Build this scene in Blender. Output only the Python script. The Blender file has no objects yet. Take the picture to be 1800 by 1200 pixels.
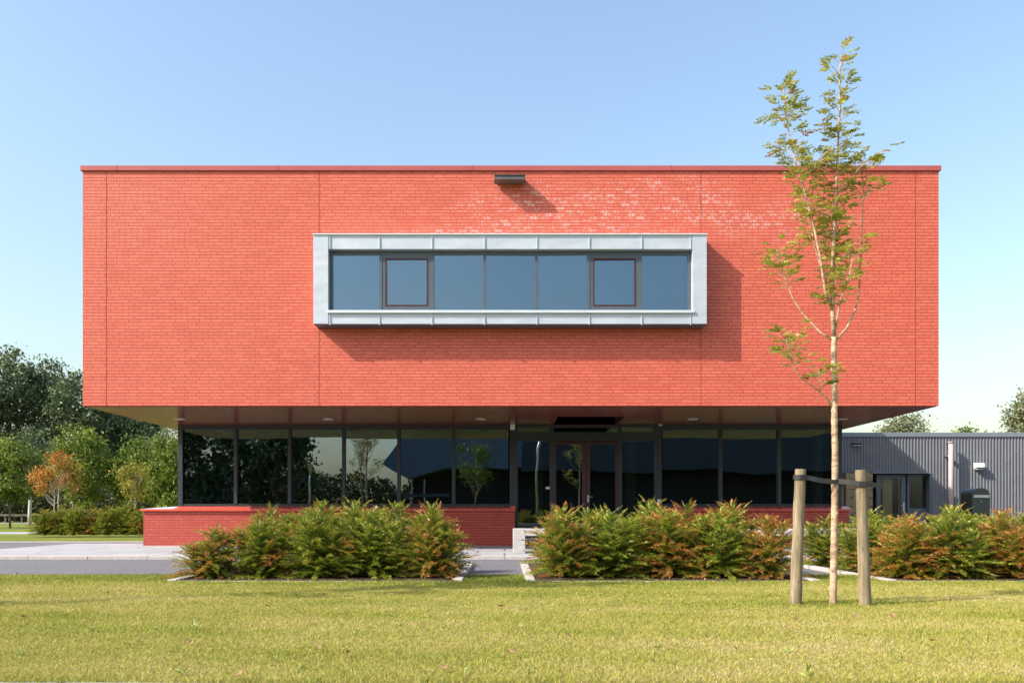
import bpy, math, random
import numpy as np
from mathutils import Vector
sc = bpy.context.scene
COL = sc.collection
R = math.radians

# ------------------------------------------------------------------ camera, sky, sun, exposure
F = 1550.0; EYE = 0.77; VX = 887.0; HZ = 900.0      # photo is 1800 x 1200
cam_d = bpy.data.cameras.new('camera'); cam = bpy.data.objects.new('camera', cam_d); COL.objects.link(cam)
cam.location = (0, 0, EYE); cam.rotation_euler = (R(90), 0, 0)
cam_d.sensor_width = 36; cam_d.lens = 36 * F / 1800
cam_d.shift_x = (900 - VX) / 1800; cam_d.shift_y = (HZ - 600) / 1800
cam_d.clip_start = 0.05; cam_d.clip_end = 3000
sc.camera = cam

SUN_DIR = Vector((2.13, 1.0, -1.85)).normalized()     # the way the light travels
SUN_EL = math.asin(-SUN_DIR.z)
world = bpy.data.worlds.new('World'); sc.world = world; world.use_nodes = True
wn = world.node_tree.nodes; wl = world.node_tree.links
bg = wn['Background']; sky = wn.new('ShaderNodeTexSky'); sky.sky_type = 'NISHITA'
sky.sun_disc = False; sky.sun_elevation = SUN_EL
sky.sun_rotation = math.atan2(-SUN_DIR.x, -SUN_DIR.y)
sky.air_density = 1.55; sky.dust_density = 2.7; sky.ozone_density = 2.9; sky.altitude = 0
wl.new(sky.outputs[0], bg.inputs[0]); bg.inputs[1].default_value = 0.15
sun_d = bpy.data.lights.new('sun', 'SUN'); sun = bpy.data.objects.new('sun', sun_d); COL.objects.link(sun)
sun_d.energy = 3.75; sun_d.angle = R(0.5); sun_d.color = (1.0, 0.93, 0.82)
sun.rotation_euler = SUN_DIR.to_track_quat('-Z', 'Y').to_euler(); sun.location = (-30, -15, 40)
vs = sc.view_settings
vs.view_transform = 'Standard'; vs.look = 'None'; vs.exposure = 0.84; vs.gamma = 1; vs.use_curve_mapping = False

# ------------------------------------------------------------------ helpers
def X(px, Y): return (px - VX) * Y / F
def Z(py, Y): return EYE + (HZ - py) * Y / F
def tag(o, label=None, cat=None, group=None, kind=None):
    if label: o['label'] = label
    if cat: o['category'] = cat
    if group: o['group'] = group
    if kind: o['kind'] = kind
    return o
def empty(name, loc, label, cat, group=None):
    o = bpy.data.objects.new(name, None); COL.objects.link(o); o.location = loc
    o.empty_display_size = 0.1
    return tag(o, label, cat, group)
def put(name, me, mats, parent=None):
    o = bpy.data.objects.new(name, me); COL.objects.link(o)
    for m in (mats if isinstance(mats, (list, tuple)) else [mats]): me.materials.append(m)
    if parent is not None:
        o.parent = parent
        o.location = -wloc(parent)            # geometry below is written in world coordinates
    return o
def wloc(o):
    v = o.location.copy(); p = o.parent
    while p is not None: v += p.location; p = p.parent
    return v

class MB:
    def __init__(s): s.v = []; s.f = []; s.mi = []; s.sm = []
    def face(s, pts, m=0, smooth=False):
        n = len(s.v); s.v += [tuple(p) for p in pts]; s.f.append(tuple(range(n, n + len(pts)))); s.mi.append(m); s.sm.append(smooth)
    def box(s, x0, x1, y0, y1, z0, z1, m=0):
        n = len(s.v)
        s.v += [(x0,y0,z0),(x1,y0,z0),(x1,y1,z0),(x0,y1,z0),(x0,y0,z1),(x1,y0,z1),(x1,y1,z1),(x0,y1,z1)]
        for f in ((0,3,2,1),(4,5,6,7),(0,1,5,4),(1,2,6,5),(2,3,7,6),(3,0,4,7)):
            s.f.append(tuple(n + i for i in f)); s.mi.append(m); s.sm.append(False)
        return s
    def tube(s, pts, rad, n=10, m=0, cap=True, smooth=True):
        pts = [Vector(p) for p in pts]; k = len(pts)
        rs = rad if isinstance(rad, (list, tuple)) else [rad] * k
        b = len(s.v); up = Vector((0, 0, 1)); prev = None
        for i, p in enumerate(pts):
            d = (pts[min(i + 1, k - 1)] - pts[max(i - 1, 0)]).normalized()
            if prev is None:
                a = d.cross(Vector((0, 1, 0)) if abs(d.y) < 0.9 else Vector((1, 0, 0))).normalized()
            else:
                a = (prev - d * prev.dot(d)).normalized()
            prev = a; c = d.cross(a)
            for j in range(n):
                t = 2 * math.pi * j / n
                s.v.append(tuple(p + (a * math.cos(t) + c * math.sin(t)) * rs[i]))
        for i in range(k - 1):
            for j in range(n):
                s.f.append((b + i*n + j, b + i*n + (j+1) % n, b + (i+1)*n + (j+1) % n, b + (i+1)*n + j)); s.mi.append(m); s.sm.append(smooth)
        if cap:
            s.f.append(tuple(b + j for j in reversed(range(n)))); s.mi.append(m); s.sm.append(False)
            s.f.append(tuple(b + (k-1)*n + j for j in range(n))); s.mi.append(m); s.sm.append(False)
        return s
    def prism(s, poly, axis, a0, a1, m=0):
        def P(p, a):
            return (a, p[0], p[1]) if axis == 'x' else (p[0], a, p[1]) if axis == 'y' else (p[0], p[1], a)
        n = len(s.v); k = len(poly)
        s.v += [P(p, a0) for p in poly] + [P(p, a1) for p in poly]
        s.f.append(tuple(n + i for i in range(k))); s.f.append(tuple(n + k + i for i in reversed(range(k))))
        for i in range(k): s.f.append((n + i, n + k + i, n + k + (i+1) % k, n + (i+1) % k))
        s.mi += [m] * (k + 2); s.sm += [False] * (k + 2)
        return s
    def build(s, name, mats, parent=None, bevel=0):
        me = bpy.data.meshes.new(name); me.from_pydata(s.v, [], s.f)
        me.polygons.foreach_set('material_index', s.mi); me.polygons.foreach_set('use_smooth', s.sm)
        o = put(name, me, mats, parent)
        import bmesh
        bm = bmesh.new(); bm.from_mesh(me); bmesh.ops.recalc_face_normals(bm, faces=bm.faces[:]); bm.to_mesh(me); bm.free()
        if bevel:
            b = o.modifiers.new('bevel', 'BEVEL'); b.width = bevel; b.segments = 2; b.limit_method = 'ANGLE'; b.angle_limit = R(40)
        return o
def bx(name, mat, parent, x0, x1, y0, y1, z0, z1, bevel=0):
    return MB().box(x0, x1, y0, y1, z0, z1).build(name, mat, parent, bevel)

def mesh_np(name, V, k, tone=None, tint=None):
    """V: (n*k,3) array, each k verts one polygon; tone/tint per polygon floats"""
    me = bpy.data.meshes.new(name); nv = len(V); nf = nv // k
    me.vertices.add(nv); me.vertices.foreach_set('co', np.asarray(V, dtype=np.float32).ravel())
    me.loops.add(nv); me.loops.foreach_set('vertex_index', np.arange(nv, dtype=np.int32))
    me.polygons.add(nf); me.polygons.foreach_set('loop_start', np.arange(0, nv, k, dtype=np.int32))
    for nm, val in (('tone', tone), ('tint', tint)):
        if val is not None:
            a = me.attributes.new(nm, 'FLOAT', 'FACE'); a.data.foreach_set('value', np.asarray(val, dtype=np.float32))
    me.update(calc_edges=True); me.validate()
    return me

# ------------------------------------------------------------------ materials
class NT:
    def __init__(s, name):
        s.m = bpy.data.materials.new(name); s.m.use_nodes = True; s.t = s.m.node_tree; s.p = s.t.nodes['Principled BSDF']
    def n(s, ty, **kw):
        x = s.t.nodes.new(ty)
        for k, v in kw.items(): setattr(x, k, v)
        return x
    def l(s, a, b): s.t.links.new(a, b)
    def val(s, x, sock):
        if isinstance(x, (int, float)): sock.default_value = x
        elif isinstance(x, (tuple, list)): sock.default_value = x
        else: s.l(x, sock)
    def math(s, op, a, b=None, c=None, clamp=False):
        x = s.n('ShaderNodeMath', operation=op, use_clamp=clamp); s.val(a, x.inputs[0])
        if b is not None: s.val(b, x.inputs[1])
        if c is not None: s.val(c, x.inputs[2])
        return x.outputs[0]
    def mix(s, f, a, b, mode='MIX'):
        x = s.n('ShaderNodeMix', data_type='RGBA', blend_type=mode); s.val(f, x.inputs[0])
        for v, k in ((a, 6), (b, 7)): s.val((*v, 1) if isinstance(v, (tuple, list)) and len(v) == 3 else v, x.inputs[k])
        return x.outputs[2]
    def noise(s, vec, scale, detail=3, rough=0.5, dim='3D'):
        x = s.n('ShaderNodeTexNoise', noise_dimensions=dim); s.l(vec, x.inputs['Vector'])
        x.inputs['Scale'].default_value = scale; x.inputs['Detail'].default_value = detail; x.inputs['Roughness'].default_value = rough
        return x.outputs[0]
    def ramp(s, f, stops):
        x = s.n('ShaderNodeValToRGB'); s.l(f, x.inputs[0]); e = x.color_ramp.elements
        while len(e) < len(stops): e.new(0.5)
        for i, (p, c) in enumerate(stops): e[i].position = p; e[i].color = (*c, 1) if len(c) == 3 else c
        return x.outputs[0]
    def mr(s, v, a, b, c=0.0, d=1.0):
        x = s.n('ShaderNodeMapRange'); s.val(v, x.inputs[0])
        for i, q in enumerate((a, b, c, d)): x.inputs[i + 1].default_value = q
        return x.outputs[0]
    def geo(s): return s.n('ShaderNodeNewGeometry').outputs['Position']
    def scaled(s, vec, sx, sy, sz):
        x = s.n('ShaderNodeMapping'); s.l(vec, x.inputs[0]); x.inputs['Scale'].default_value = (sx, sy, sz); return x.outputs[0]
    def attr(s, name): return s.n('ShaderNodeAttribute', attribute_name=name).outputs['Fac']
    def bump(s, h, dist, strength=1.0):
        x = s.n('ShaderNodeBump'); s.l(h, x.inputs['Height']); x.inputs['Distance'].default_value = dist; x.inputs['Strength'].default_value = strength
        s.l(x.outputs[0], s.p.inputs['Normal']); return x
    def set(s, col=None, rough=None, metal=None, spec=None):
        if col is not None: s.val((*col, 1) if isinstance(col, (tuple, list)) and len(col) == 3 else col, s.p.inputs['Base Color'])
        if rough is not None: s.val(rough, s.p.inputs['Roughness'])
        if metal is not None: s.val(metal, s.p.inputs['Metallic'])
        if spec is not None: s.val(spec, s.p.inputs['Specular IOR Level'])
        return s.m

def plain(name, col, rough=0.5, metal=0.0, var=0.12, scale=6.0, bump=0.0, spec=0.5):
    t = NT(name); g = t.geo(); nz = t.noise(g, scale, 5, 0.6)
    f = t.mr(nz, 0.3, 0.7)
    c = t.mix(f, tuple(x * (1 - var) for x in col), tuple(min(1, x * (1 + var)) for x in col))
    if bump: t.bump(nz, bump)
    t.set(c, rough, metal, spec)
    rr = t.mr(t.noise(g, scale * 2.3, 3), 0.3, 0.7, rough * 0.85, min(1, rough * 1.15)); t.l(rr, t.p.inputs['Roughness'])
    return t.m

def brick_mat(name='painted_red_brick', ca=(0.575, 0.112, 0.068), cb_=(0.665, 0.15, 0.096), cj=(0.35, 0.055, 0.038), lime=1.0):
    t = NT(name); g = t.geo()
    sp = t.n('ShaderNodeSeparateXYZ'); t.l(g, sp.inputs[0])
    xx = t.math('ADD', sp.outputs[0], sp.outputs[1])
    rowh = 0.0597; bw = 0.22
    row = t.math('FLOOR', t.math('DIVIDE', sp.outputs[2], rowh))
    wn_ = t.n('ShaderNodeTexWhiteNoise', noise_dimensions='1D'); t.l(row, wn_.inputs['W'])
    # half bond with an irregular quarter-brick jump now and then, as on the wall
    jump = t.math('MULTIPLY', t.math('FLOOR', t.math('MULTIPLY', wn_.outputs['Value'], 1.99)), bw / 4)
    u = t.math('ADD', t.math('ADD', xx, jump), 50 * bw)
    par = t.math('MULTIPLY', t.math('PINGPONG', row, 1.0), bw / 2)
    u = t.math('ADD', u, par)
    cb = t.n('ShaderNodeCombineXYZ'); t.l(u, cb.inputs[0]); t.l(sp.outputs[2], cb.inputs[1])
    br = t.n('ShaderNodeTexBrick', offset=0.0, squash=1.0); t.l(cb.outputs[0], br.inputs['Vector'])
    br.inputs['Scale'].default_value = 1; br.inputs['Brick Width'].default_value = bw; br.inputs['Row Height'].default_value = rowh
    br.inputs['Mortar Size'].default_value = 0.005; br.inputs['Mortar Smooth'].default_value = 0.2; br.inputs['Bias'].default_value = 0
    br.inputs['Color1'].default_value = (0, 0, 0, 1); br.inputs['Color2'].default_value = (1, 1, 1, 1); br.inputs['Mortar'].default_value = (0.5, 0.5, 0.5, 1)
    base = t.mix(br.outputs['Color'], ca, cb_)
    big = t.mr(t.noise(g, 0.7, 4, 0.6), 0.3, 0.7)
    base = t.mix(t.mr(t.noise(t.scaled(g, 2.5, 2.5, 0.35), 1.0, 4, 0.6), 0.45, 0.75, 0, 0.22), base, (0.46, 0.10, 0.075))
    base = t.mix(t.math('MULTIPLY', big, 0.4), base, cb_)
    fine = t.mr(t.noise(t.scaled(g, 1, 1, 1), 60, 2), 0.35, 0.75)
    base = t.mix(t.math('MULTIPLY', fine, 0.22), base, (0.50, 0.09, 0.055))
    # whitish lime bloom around the joints above and beside the bay window
    def blob(cx, cz, rx, rz):
        a = t.math('DIVIDE', t.math('SUBTRACT', sp.outputs[0], cx), rx); b = t.math('DIVIDE', t.math('SUBTRACT', sp.outputs[2], cz), rz)
        return t.math('SUBTRACT', 1.0, t.math('SQRT', t.math('ADD', t.math('MULTIPLY', a, a), t.math('MULTIPLY', b, b))), clamp=True)
    m = t.math('ADD', blob(0.9, 6.28, 2.2, 0.75), blob(3.0, 6.62, 1.5, 0.55))
    m = t.math('ADD', m, t.math('MULTIPLY', blob(5.0, 6.2, 2.3, 0.5), 0.5))
    m = t.math('ADD', m, t.math('MULTIPLY', blob(0.5, 5.95, 3.4, 0.22), 0.8))
    m = t.math('ADD', m, t.math('MULTIPLY', blob(-6.8, 6.3, 1.6, 1.2), 0.14))
    fr = t.math('ABSOLUTE', t.math('SUBTRACT', t.math('FRACT', t.math('DIVIDE', u, bw)), 0.5))
    joint = t.mr(fr, 0.08, 0.36)          # 1 next to the upright joints
    jn = t.mr(t.noise(t.scaled(g, 3.2, 3.2, 12), 1.0, 3, 0.6), 0.36, 0.62)
    w2 = t.n('ShaderNodeTexWhiteNoise', noise_dimensions='2D')
    cb2 = t.n('ShaderNodeCombineXYZ'); t.l(t.math('FLOOR', t.math('ADD', t.math('DIVIDE', u, bw), 0.5)), cb2.inputs[0]); t.l(row, cb2.inputs[1]); t.l(cb2.outputs[0], w2.inputs['Vector'])
    pick = t.mr(w2.outputs['Value'], 0.0, 0.75)
    wf = t.math('MULTIPLY', t.math('MULTIPLY', joint, pick), t.math('MULTIPLY', jn, t.math('MINIMUM', t.math('MULTIPLY', m, 1.7), 0.72)), clamp=True)
    base = t.mix(wf, base, (0.78, 0.45, 0.42))
    # scattered pale specks
    vo = t.n('ShaderNodeTexVoronoi'); t.l(g, vo.inputs['Vector']); vo.inputs['Scale'].default_value = 0.8
    base = t.mix(t.math('MULTIPLY', t.math('LESS_THAN', vo.outputs['Distance'], 0.028), 0.7), base, (0.85, 0.55, 0.5))
    base = t.mix(br.outputs['Fac'], base, cj)
    t.set(base, 0.62, 0, 0.35)
    h = t.math('ADD', t.math('SUBTRACT', 1.0, br.outputs['Fac']), t.math('MULTIPLY', fine, 0.12))
    t.bump(h, 0.0065, 1.0)
    return t.m

def glass_mat(name, refl, tint, rough=0.0):
    t = NT(name); t.t.nodes.remove(t.p)
    tr = t.n('ShaderNodeBsdfTransparent'); tr.inputs[0].default_value = (*tint, 1)
    gl = t.n('ShaderNodeBsdfGlossy'); gl.inputs['Color'].default_value = (0.68, 0.84, 1.0, 1); gl.inputs['Roughness'].default_value = rough
    # slight waviness of float glass
    b = t.n('ShaderNodeBump'); b.inputs['Distance'].default_value = 0.003; b.inputs['Strength'].default_value = 0.6
    t.l(t.noise(t.geo(), 1.1, 1), b.inputs['Height']); t.l(b.outputs[0], gl.inputs['Normal'])
    lw = t.n('ShaderNodeFresnel'); lw.inputs[0].default_value = 1.45
    f = t.math('ADD', t.math('MULTIPLY', lw.outputs[0], 1 - refl), refl, clamp=True)
    mx = t.n('ShaderNodeMixShader'); t.l(f, mx.inputs[0]); t.l(tr.outputs[0], mx.inputs[1]); t.l(gl.outputs[0], mx.inputs[2])
    t.l(mx.outputs[0], t.t.nodes['Material Output'].inputs[0])
    return t.m

def leaf_mat(name, stops, rough=0.5, transl=0.35, spec=0.3):
    t = NT(name); c = t.ramp(t.attr('tone'), stops)
    t.set(c, rough, 0, spec)
    if transl:
        tl = t.n('ShaderNodeBsdfTranslucent'); t.l(c, tl.inputs[0])
        mx = t.n('ShaderNodeMixShader'); mx.inputs[0].default_value = transl
        t.l(t.p.outputs[0], mx.inputs[1]); t.l(tl.outputs[0], mx.inputs[2]); t.l(mx.outputs[0], t.t.nodes['Material Output'].inputs[0])
    return t.m

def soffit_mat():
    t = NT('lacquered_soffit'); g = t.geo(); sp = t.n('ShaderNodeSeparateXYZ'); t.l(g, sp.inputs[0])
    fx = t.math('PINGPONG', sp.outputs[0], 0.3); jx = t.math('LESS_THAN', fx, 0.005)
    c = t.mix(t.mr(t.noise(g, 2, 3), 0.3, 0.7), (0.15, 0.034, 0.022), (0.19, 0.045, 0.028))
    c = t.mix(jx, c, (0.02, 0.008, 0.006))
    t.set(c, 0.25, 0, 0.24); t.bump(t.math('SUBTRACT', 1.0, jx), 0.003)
    return t.m

def paving_mat():
    t = NT('concrete_paving'); g = t.geo(); sp = t.n('ShaderNodeSeparateXYZ'); t.l(g, sp.inputs[0])
    br = t.n('ShaderNodeTexBrick', offset=0.5); t.l(g, br.inputs['Vector']); br.inputs['Scale'].default_value = 1
    br.inputs['Brick Width'].default_value = 1.0; br.inputs['Row Height'].default_value = 1.0
    br.inputs['Mortar Size'].default_value = 0.016; br.inputs['Mortar Smooth'].default_value = 0.1
    br.inputs['Color1'].default_value = (0.36, 0.355, 0.37, 1); br.inputs['Color2'].default_value = (0.43, 0.42, 0.435, 1); br.inputs['Mortar'].default_value = (0.12, 0.11, 0.11, 1)
    c = t.mix(t.mr(t.noise(g, 3, 6, 0.7), 0.35, 0.7, 0, 0.35), br.outputs['Color'], (0.28, 0.275, 0.28))
    t.set(c, 0.8, 0, 0.3); t.bump(t.math('SUBTRACT', t.noise(g, 120, 2), br.outputs['Fac']), 0.003)
    return t.m
def asphalt_mat():
    t = NT('asphalt'); g = t.geo()
    n1 = t.noise(g, 34, 4, 0.85); c = t.ramp(n1, [(0.32, (0.05, 0.05, 0.06)), (0.58, (0.19, 0.185, 0.20)), (0.68, (0.42, 0.41, 0.42))])
    c = t.mix(t.mr(t.noise(g, 0.9, 5, 0.65), 0.35, 0.7, 0, 0.5), c, (0.19, 0.18, 0.19))
    t.set(c, 0.85, 0, 0.3); t.bump(n1, 0.01); return t.m
def ground_mat(name, a, b, c3, s1=0.6):
    t = NT(name); g = t.geo()
    n1 = t.noise(g, s1, 6, 0.65); n2 = t.noise(g, 14, 5, 0.75)
    c = t.mix(t.mr(n1, 0.35, 0.65), a, b); c = t.mix(t.mr(n2, 0.4, 0.75), c, c3)
    t.set(c, 0.95, 0, 0.1); t.bump(t.noise(g, 60, 3, 0.8), 0.02); return t.m
def wood_mat(name, a, b, axis='z'):
    t = NT(name); g = t.geo()
    s = {'z': (26, 26, 1.6), 'x': (1.6, 26, 26)}[axis]
    n1 = t.noise(t.scaled(g, *s), 1.6, 6, 0.7)
    c = t.mix(t.mr(n1, 0.36, 0.62), a, b)
    c = t.mix(t.mr(t.noise(g, 5, 4), 0.45, 0.7, 0, 0.5), c, tuple(x * 0.62 for x in b))
    vo = t.n('ShaderNodeTexVoronoi'); t.l(t.scaled(g, 9, 9, 5), vo.inputs['Vector']); vo.inputs['Scale'].default_value = 1
    c = t.mix(t.math('MULTIPLY', t.math('LESS_THAN', vo.outputs['Distance'], 0.11), 0.7), c, tuple(x * 0.35 for x in a))
    t.set(c, 0.8, 0, 0.2); t.bump(n1, 0.008); return t.m

M = {}
M['brick'] = brick_mat()
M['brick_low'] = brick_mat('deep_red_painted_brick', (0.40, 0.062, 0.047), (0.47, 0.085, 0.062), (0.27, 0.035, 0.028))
M['coping'] = plain('red_coping_metal', (0.40, 0.085, 0.075), 0.35, 0.0, 0.08, 2)
M['soffit'] = soffit_mat()
M['joint'] = plain('joint_sealant', (0.26, 0.035, 0.025), 0.8)
M['sill'] = plain('red_sill', (0.60, 0.09, 0.055), 0.28, 0, 0.08, 3, spec=0.6)
M['sill_glare'] = plain('sun_glare_sill', (0.62, 0.58, 0.66), 0.35, 0, 0.05, 3)  # sun glare on the left sill, put into the colour
def zinc_mat():
    t = NT('zinc_cladding'); g = t.geo()
    n1 = t.noise(t.scaled(g, 1.2, 1, 3.0), 1.3, 4, 0.55)
    c = t.mix(t.mr(n1, 0.3, 0.7), (0.45, 0.49, 0.55), (0.53, 0.57, 0.63))
    c = t.mix(t.mr(t.noise(g, 9, 6, 0.7), 0.5, 0.8, 0, 0.35), c, (0.64, 0.68, 0.71))
    t.set(c, 0.45, 0.2, 0.5)
    t.bump(t.noise(t.scaled(g, 1.6, 1, 5), 1.0, 1), 0.02, 0.6); return t.m
M['zinc'] = zinc_mat()
M['zincedge'] = plain('zinc_edge_strip', (0.62, 0.66, 0.69), 0.4, 0.25, 0.06, 4)
M['frame'] = plain('grey_blue_window_frame', (0.075, 0.095, 0.12), 0.4, 0, 0.08, 5)
M['frame_dark'] = plain('anthracite_frame', (0.026, 0.031, 0.040), 0.42, 0, 0.08, 5)
M['frame_red'] = plain('dark_red_frame', (0.058, 0.014, 0.019), 0.4, 0, 0.08, 5)
M['glass_up'] = glass_mat('upper_glass', 0.14, (0.66, 0.76, 0.80))
M['glass'] = glass_mat('ground_glass', 0.20, (0.46, 0.52, 0.50))
M['glass_far'] = glass_mat('annex_glass', 0.02, (0.8, 0.82, 0.8))
def blind_mat(name, col):
    t = NT(name); g = t.geo(); sp = t.n('ShaderNodeSeparateXYZ'); t.l(g, sp.inputs[0])
    c = t.mix(t.mr(t.noise(g, 3, 3), 0.3, 0.7), tuple(x * 0.85 for x in col), col); t.set(c, 0.6); return t.m
M['blind'] = blind_mat('blue_grey_blind', (0.19, 0.31, 0.37))
M['blind2'] = blind_mat('grey_blind', (0.5, 0.5, 0.42))
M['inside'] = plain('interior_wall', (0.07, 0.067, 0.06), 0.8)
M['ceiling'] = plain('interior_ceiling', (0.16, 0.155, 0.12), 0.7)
M['column'] = plain('beige_column', (0.72, 0.62, 0.42), 0.7)
M['white'] = plain('white_plastic', (0.75, 0.74, 0.72), 0.4, 0, 0.04)
M['lampdisc'] = plain('frosted_lamp_disc', (0.42, 0.41, 0.38), 0.5)
M['steel'] = plain('brushed_steel', (0.62, 0.62, 0.63), 0.3, 0.9, 0.05, 20)
M['lampgrey'] = plain('dark_lamp_housing', (0.06, 0.065, 0.06), 0.35, 0.2)
M['lampside'] = plain('lamp_rim', (0.13, 0.11, 0.10), 0.4, 0.2)
M['concrete'] = plain('pale_concrete', (0.46, 0.43, 0.42), 0.8, 0, 0.1, 25, 0.004, 0.2)
M['kerb'] = plain('kerb_concrete', (0.47, 0.42, 0.395), 0.85, 0, 0.14, 9, 0.004, 0.2)
M['paving'] = paving_mat(); M['asphalt'] = asphalt_mat()
M['lawn'] = ground_mat('lawn_soil', (0.33, 0.30, 0.09), (0.28, 0.29, 0.07), (0.37, 0.28, 0.13))
M['field'] = ground_mat('field_grass', (0.16, 0.19, 0.035), (0.23, 0.25, 0.05), (0.12, 0.14, 0.03), 0.2)
M['soil'] = ground_mat('bed_soil', (0.10, 0.065, 0.045), (0.16, 0.11, 0.08), (0.05, 0.035, 0.025), 3)
M['corr'] = plain('grey_blue_corrugated_sheet', (0.175, 0.178, 0.195), 0.45, 0.0, 0.08, 3)
M['corrcap'] = plain('grey_roof_edge', (0.21, 0.23, 0.26), 0.45, 0, 0.06, 3)
M['annexframe'] = plain('blue_grey_door_frame', (0.10, 0.125, 0.155), 0.45, 0, 0.06)
M['pipe'] = plain('weathered_pipe', (0.48, 0.38, 0.35), 0.6, 0, 0.15, 5)
M['mailbox'] = plain('dark_green_letterbox', (0.065, 0.075, 0.065), 0.32, 0.1, 0.06)
M['rubber'] = plain('black_rubber', (0.025, 0.025, 0.028), 0.5, 0, 0.2, 20)
M['stake'] = wood_mat('weathered_round_stake', (0.36, 0.29, 0.185), (0.16, 0.125, 0.08))
M['slat'] = wood_mat('timber_slats', (0.42, 0.30, 0.17), (0.34, 0.23, 0.13), 'x')
M['tan'] = plain('tan_interior_panel', (0.80, 0.50, 0.27), 0.6)
M['darkhole'] = plain('dark_recess', (0.016, 0.012, 0.011), 0.6)
M['roof'] = plain('roof_felt', (0.05, 0.05, 0.05), 0.9)

def bark_mat(name, a, b, ringy=True):
    t = NT(name); g = t.geo()
    n1 = t.noise(t.scaled(g, 8, 8, 30 if ringy else 3), 1.2, 4, 0.6); n2 = t.noise(g, 7, 4)
    c = t.mix(t.mr(n1, 0.4, 0.62), a, b); c = t.mix(t.mr(n2, 0.4, 0.7, 0, 0.5), c, tuple(x * 1.25 for x in a))
    t.set(c, 0.8, 0, 0.2); t.bump(n1, 0.006); return t.m
M['youngbark'] = bark_mat('young_tree_bark', (0.52, 0.37, 0.25), (0.24, 0.15, 0.095))
M['bark'] = bark_mat('tree_bark', (0.16, 0.13, 0.10), (0.08, 0.065, 0.05), False)
M['palebark'] = bark_mat('pale_bark', (0.55, 0.50, 0.42), (0.25, 0.22, 0.18))
M['twigbark'] = bark_mat('shrub_bark', (0.14, 0.08, 0.05), (0.08, 0.05, 0.03), False)
M['leaf_young'] = leaf_mat('ash_leaves', [(0, (0.10, 0.13, 0.02)), (0.35, (0.25, 0.28, 0.04)), (0.7, (0.44, 0.43, 0.075)), (0.92, (0.52, 0.40, 0.09)), (1, (0.48, 0.20, 0.05))], 0.4, 0.35, 0.45)
M['leaf_shrub'] = leaf_mat('yew_needles', [(0, (0.05, 0.085, 0.010)), (0.28, (0.15, 0.22, 0.022)), (0.47, (0.33, 0.40, 0.042)), (0.60, (0.47, 0.36, 0.06)), (0.80, (0.52, 0.23, 0.065)), (1, (0.55, 0.18, 0.07))], 0.36, 0.28, 0.55)
M['leaf_dark'] = leaf_mat('poplar_leaves', [(0, (0.04, 0.065, 0.022)), (0.5, (0.09, 0.125, 0.05)), (0.85, (0.19, 0.225, 0.11)), (1, (0.38, 0.41, 0.31))], 0.5, 0.25, 0.3)
M['leaf_green'] = leaf_mat('maple_leaves', [(0, (0.05, 0.085, 0.012)), (0.5, (0.16, 0.22, 0.028)), (1, (0.31, 0.36, 0.06))], 0.5, 0.3)
M['leaf_silver'] = leaf_mat('willow_leaves', [(0, (0.10, 0.12, 0.05)), (0.5, (0.22, 0.24, 0.12)), (1, (0.38, 0.38, 0.26))], 0.5, 0.3)
M['leaf_orange'] = leaf_mat('autumn_leaves', [(0, (0.15, 0.14, 0.02)), (0.4, (0.33, 0.24, 0.035)), (0.75, (0.50, 0.20, 0.04)), (1, (0.55, 0.07, 0.03))], 0.5, 0.35)
M['leaf_yellow'] = leaf_mat('turning_leaves', [(0, (0.14, 0.18, 0.02)), (0.5, (0.30, 0.28, 0.04)), (1, (0.48, 0.27, 0.05))], 0.5, 0.35)
M['leaf_under'] = leaf_mat('undergrowth_leaves', [(0, (0.02, 0.03, 0.01)), (0.6, (0.06, 0.075, 0.02)), (1, (0.16, 0.12, 0.06))], 0.6, 0.2)
M['grass'] = leaf_mat('grass_blades', [(0, (0.13, 0.19, 0.03)), (0.3, (0.31, 0.33, 0.05)), (0.6, (0.47, 0.43, 0.095)), (0.82, (0.56, 0.43, 0.18)), (1, (0.62, 0.52, 0.33))], 0.6, 0.3, 0.2)
M['dryleaf'] = plain('dry_leaf', (0.33, 0.17, 0.10), 0.8, 0, 0.3, 30)
M['weed'] = plain('weed_leaf', (0.38, 0.44, 0.12), 0.6, 0, 0.2, 20)

# ------------------------------------------------------------------ ground, lawn, roads
def sheet(name, mat, x0, x1, y0, y1, z, n=1):
    mb = MB(); mb.face([(x0, y0, z), (x1, y0, z), (x1, y1, z), (x0, y1, z)])
    return tag(mb.build(name, mat), kind='structure')
sheet('ground', M['field'], -900, 900, -700, 1500, -0.06)
sheet('lawn', M['lawn'], -40, 40, 3.2, 10.85, 0.0)
sheet('road', M['asphalt'], -40, 40, 10.86, 14.83, -0.02)
sheet('road', M['asphalt'], -40, -10.2, 14.83, 23.3, -0.018)
sheet('road', M['asphalt'], -10.2, -8.5, 20.9, 23.3, -0.018)
sheet('road', M['asphalt'], 12.0, 40, 14.83, 29.0, -0.018)
sheet('pavement', M['paving'], -10.2, 12.0, 14.95, 20.9, 0.03)
sheet('path', M['paving'], -60, -18.0, 33, 36.5, -0.045)
mb = MB(); mb.face([(-12, 2.6, 0.005), (-1.2, 3.5, 0.003), (-1.2, 3.96, 0.003), (-2.6, 4.025, 0.003), (-12, 4.2, 0.003)]); tag(mb.build('path', M['paving']), kind='structure')
sheet('field', M['field'], -40, -8.5, 23.45, 33, -0.04)
sheet('far_path', M['paving'], -90, -30, 66, 69, -0.045)
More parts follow.
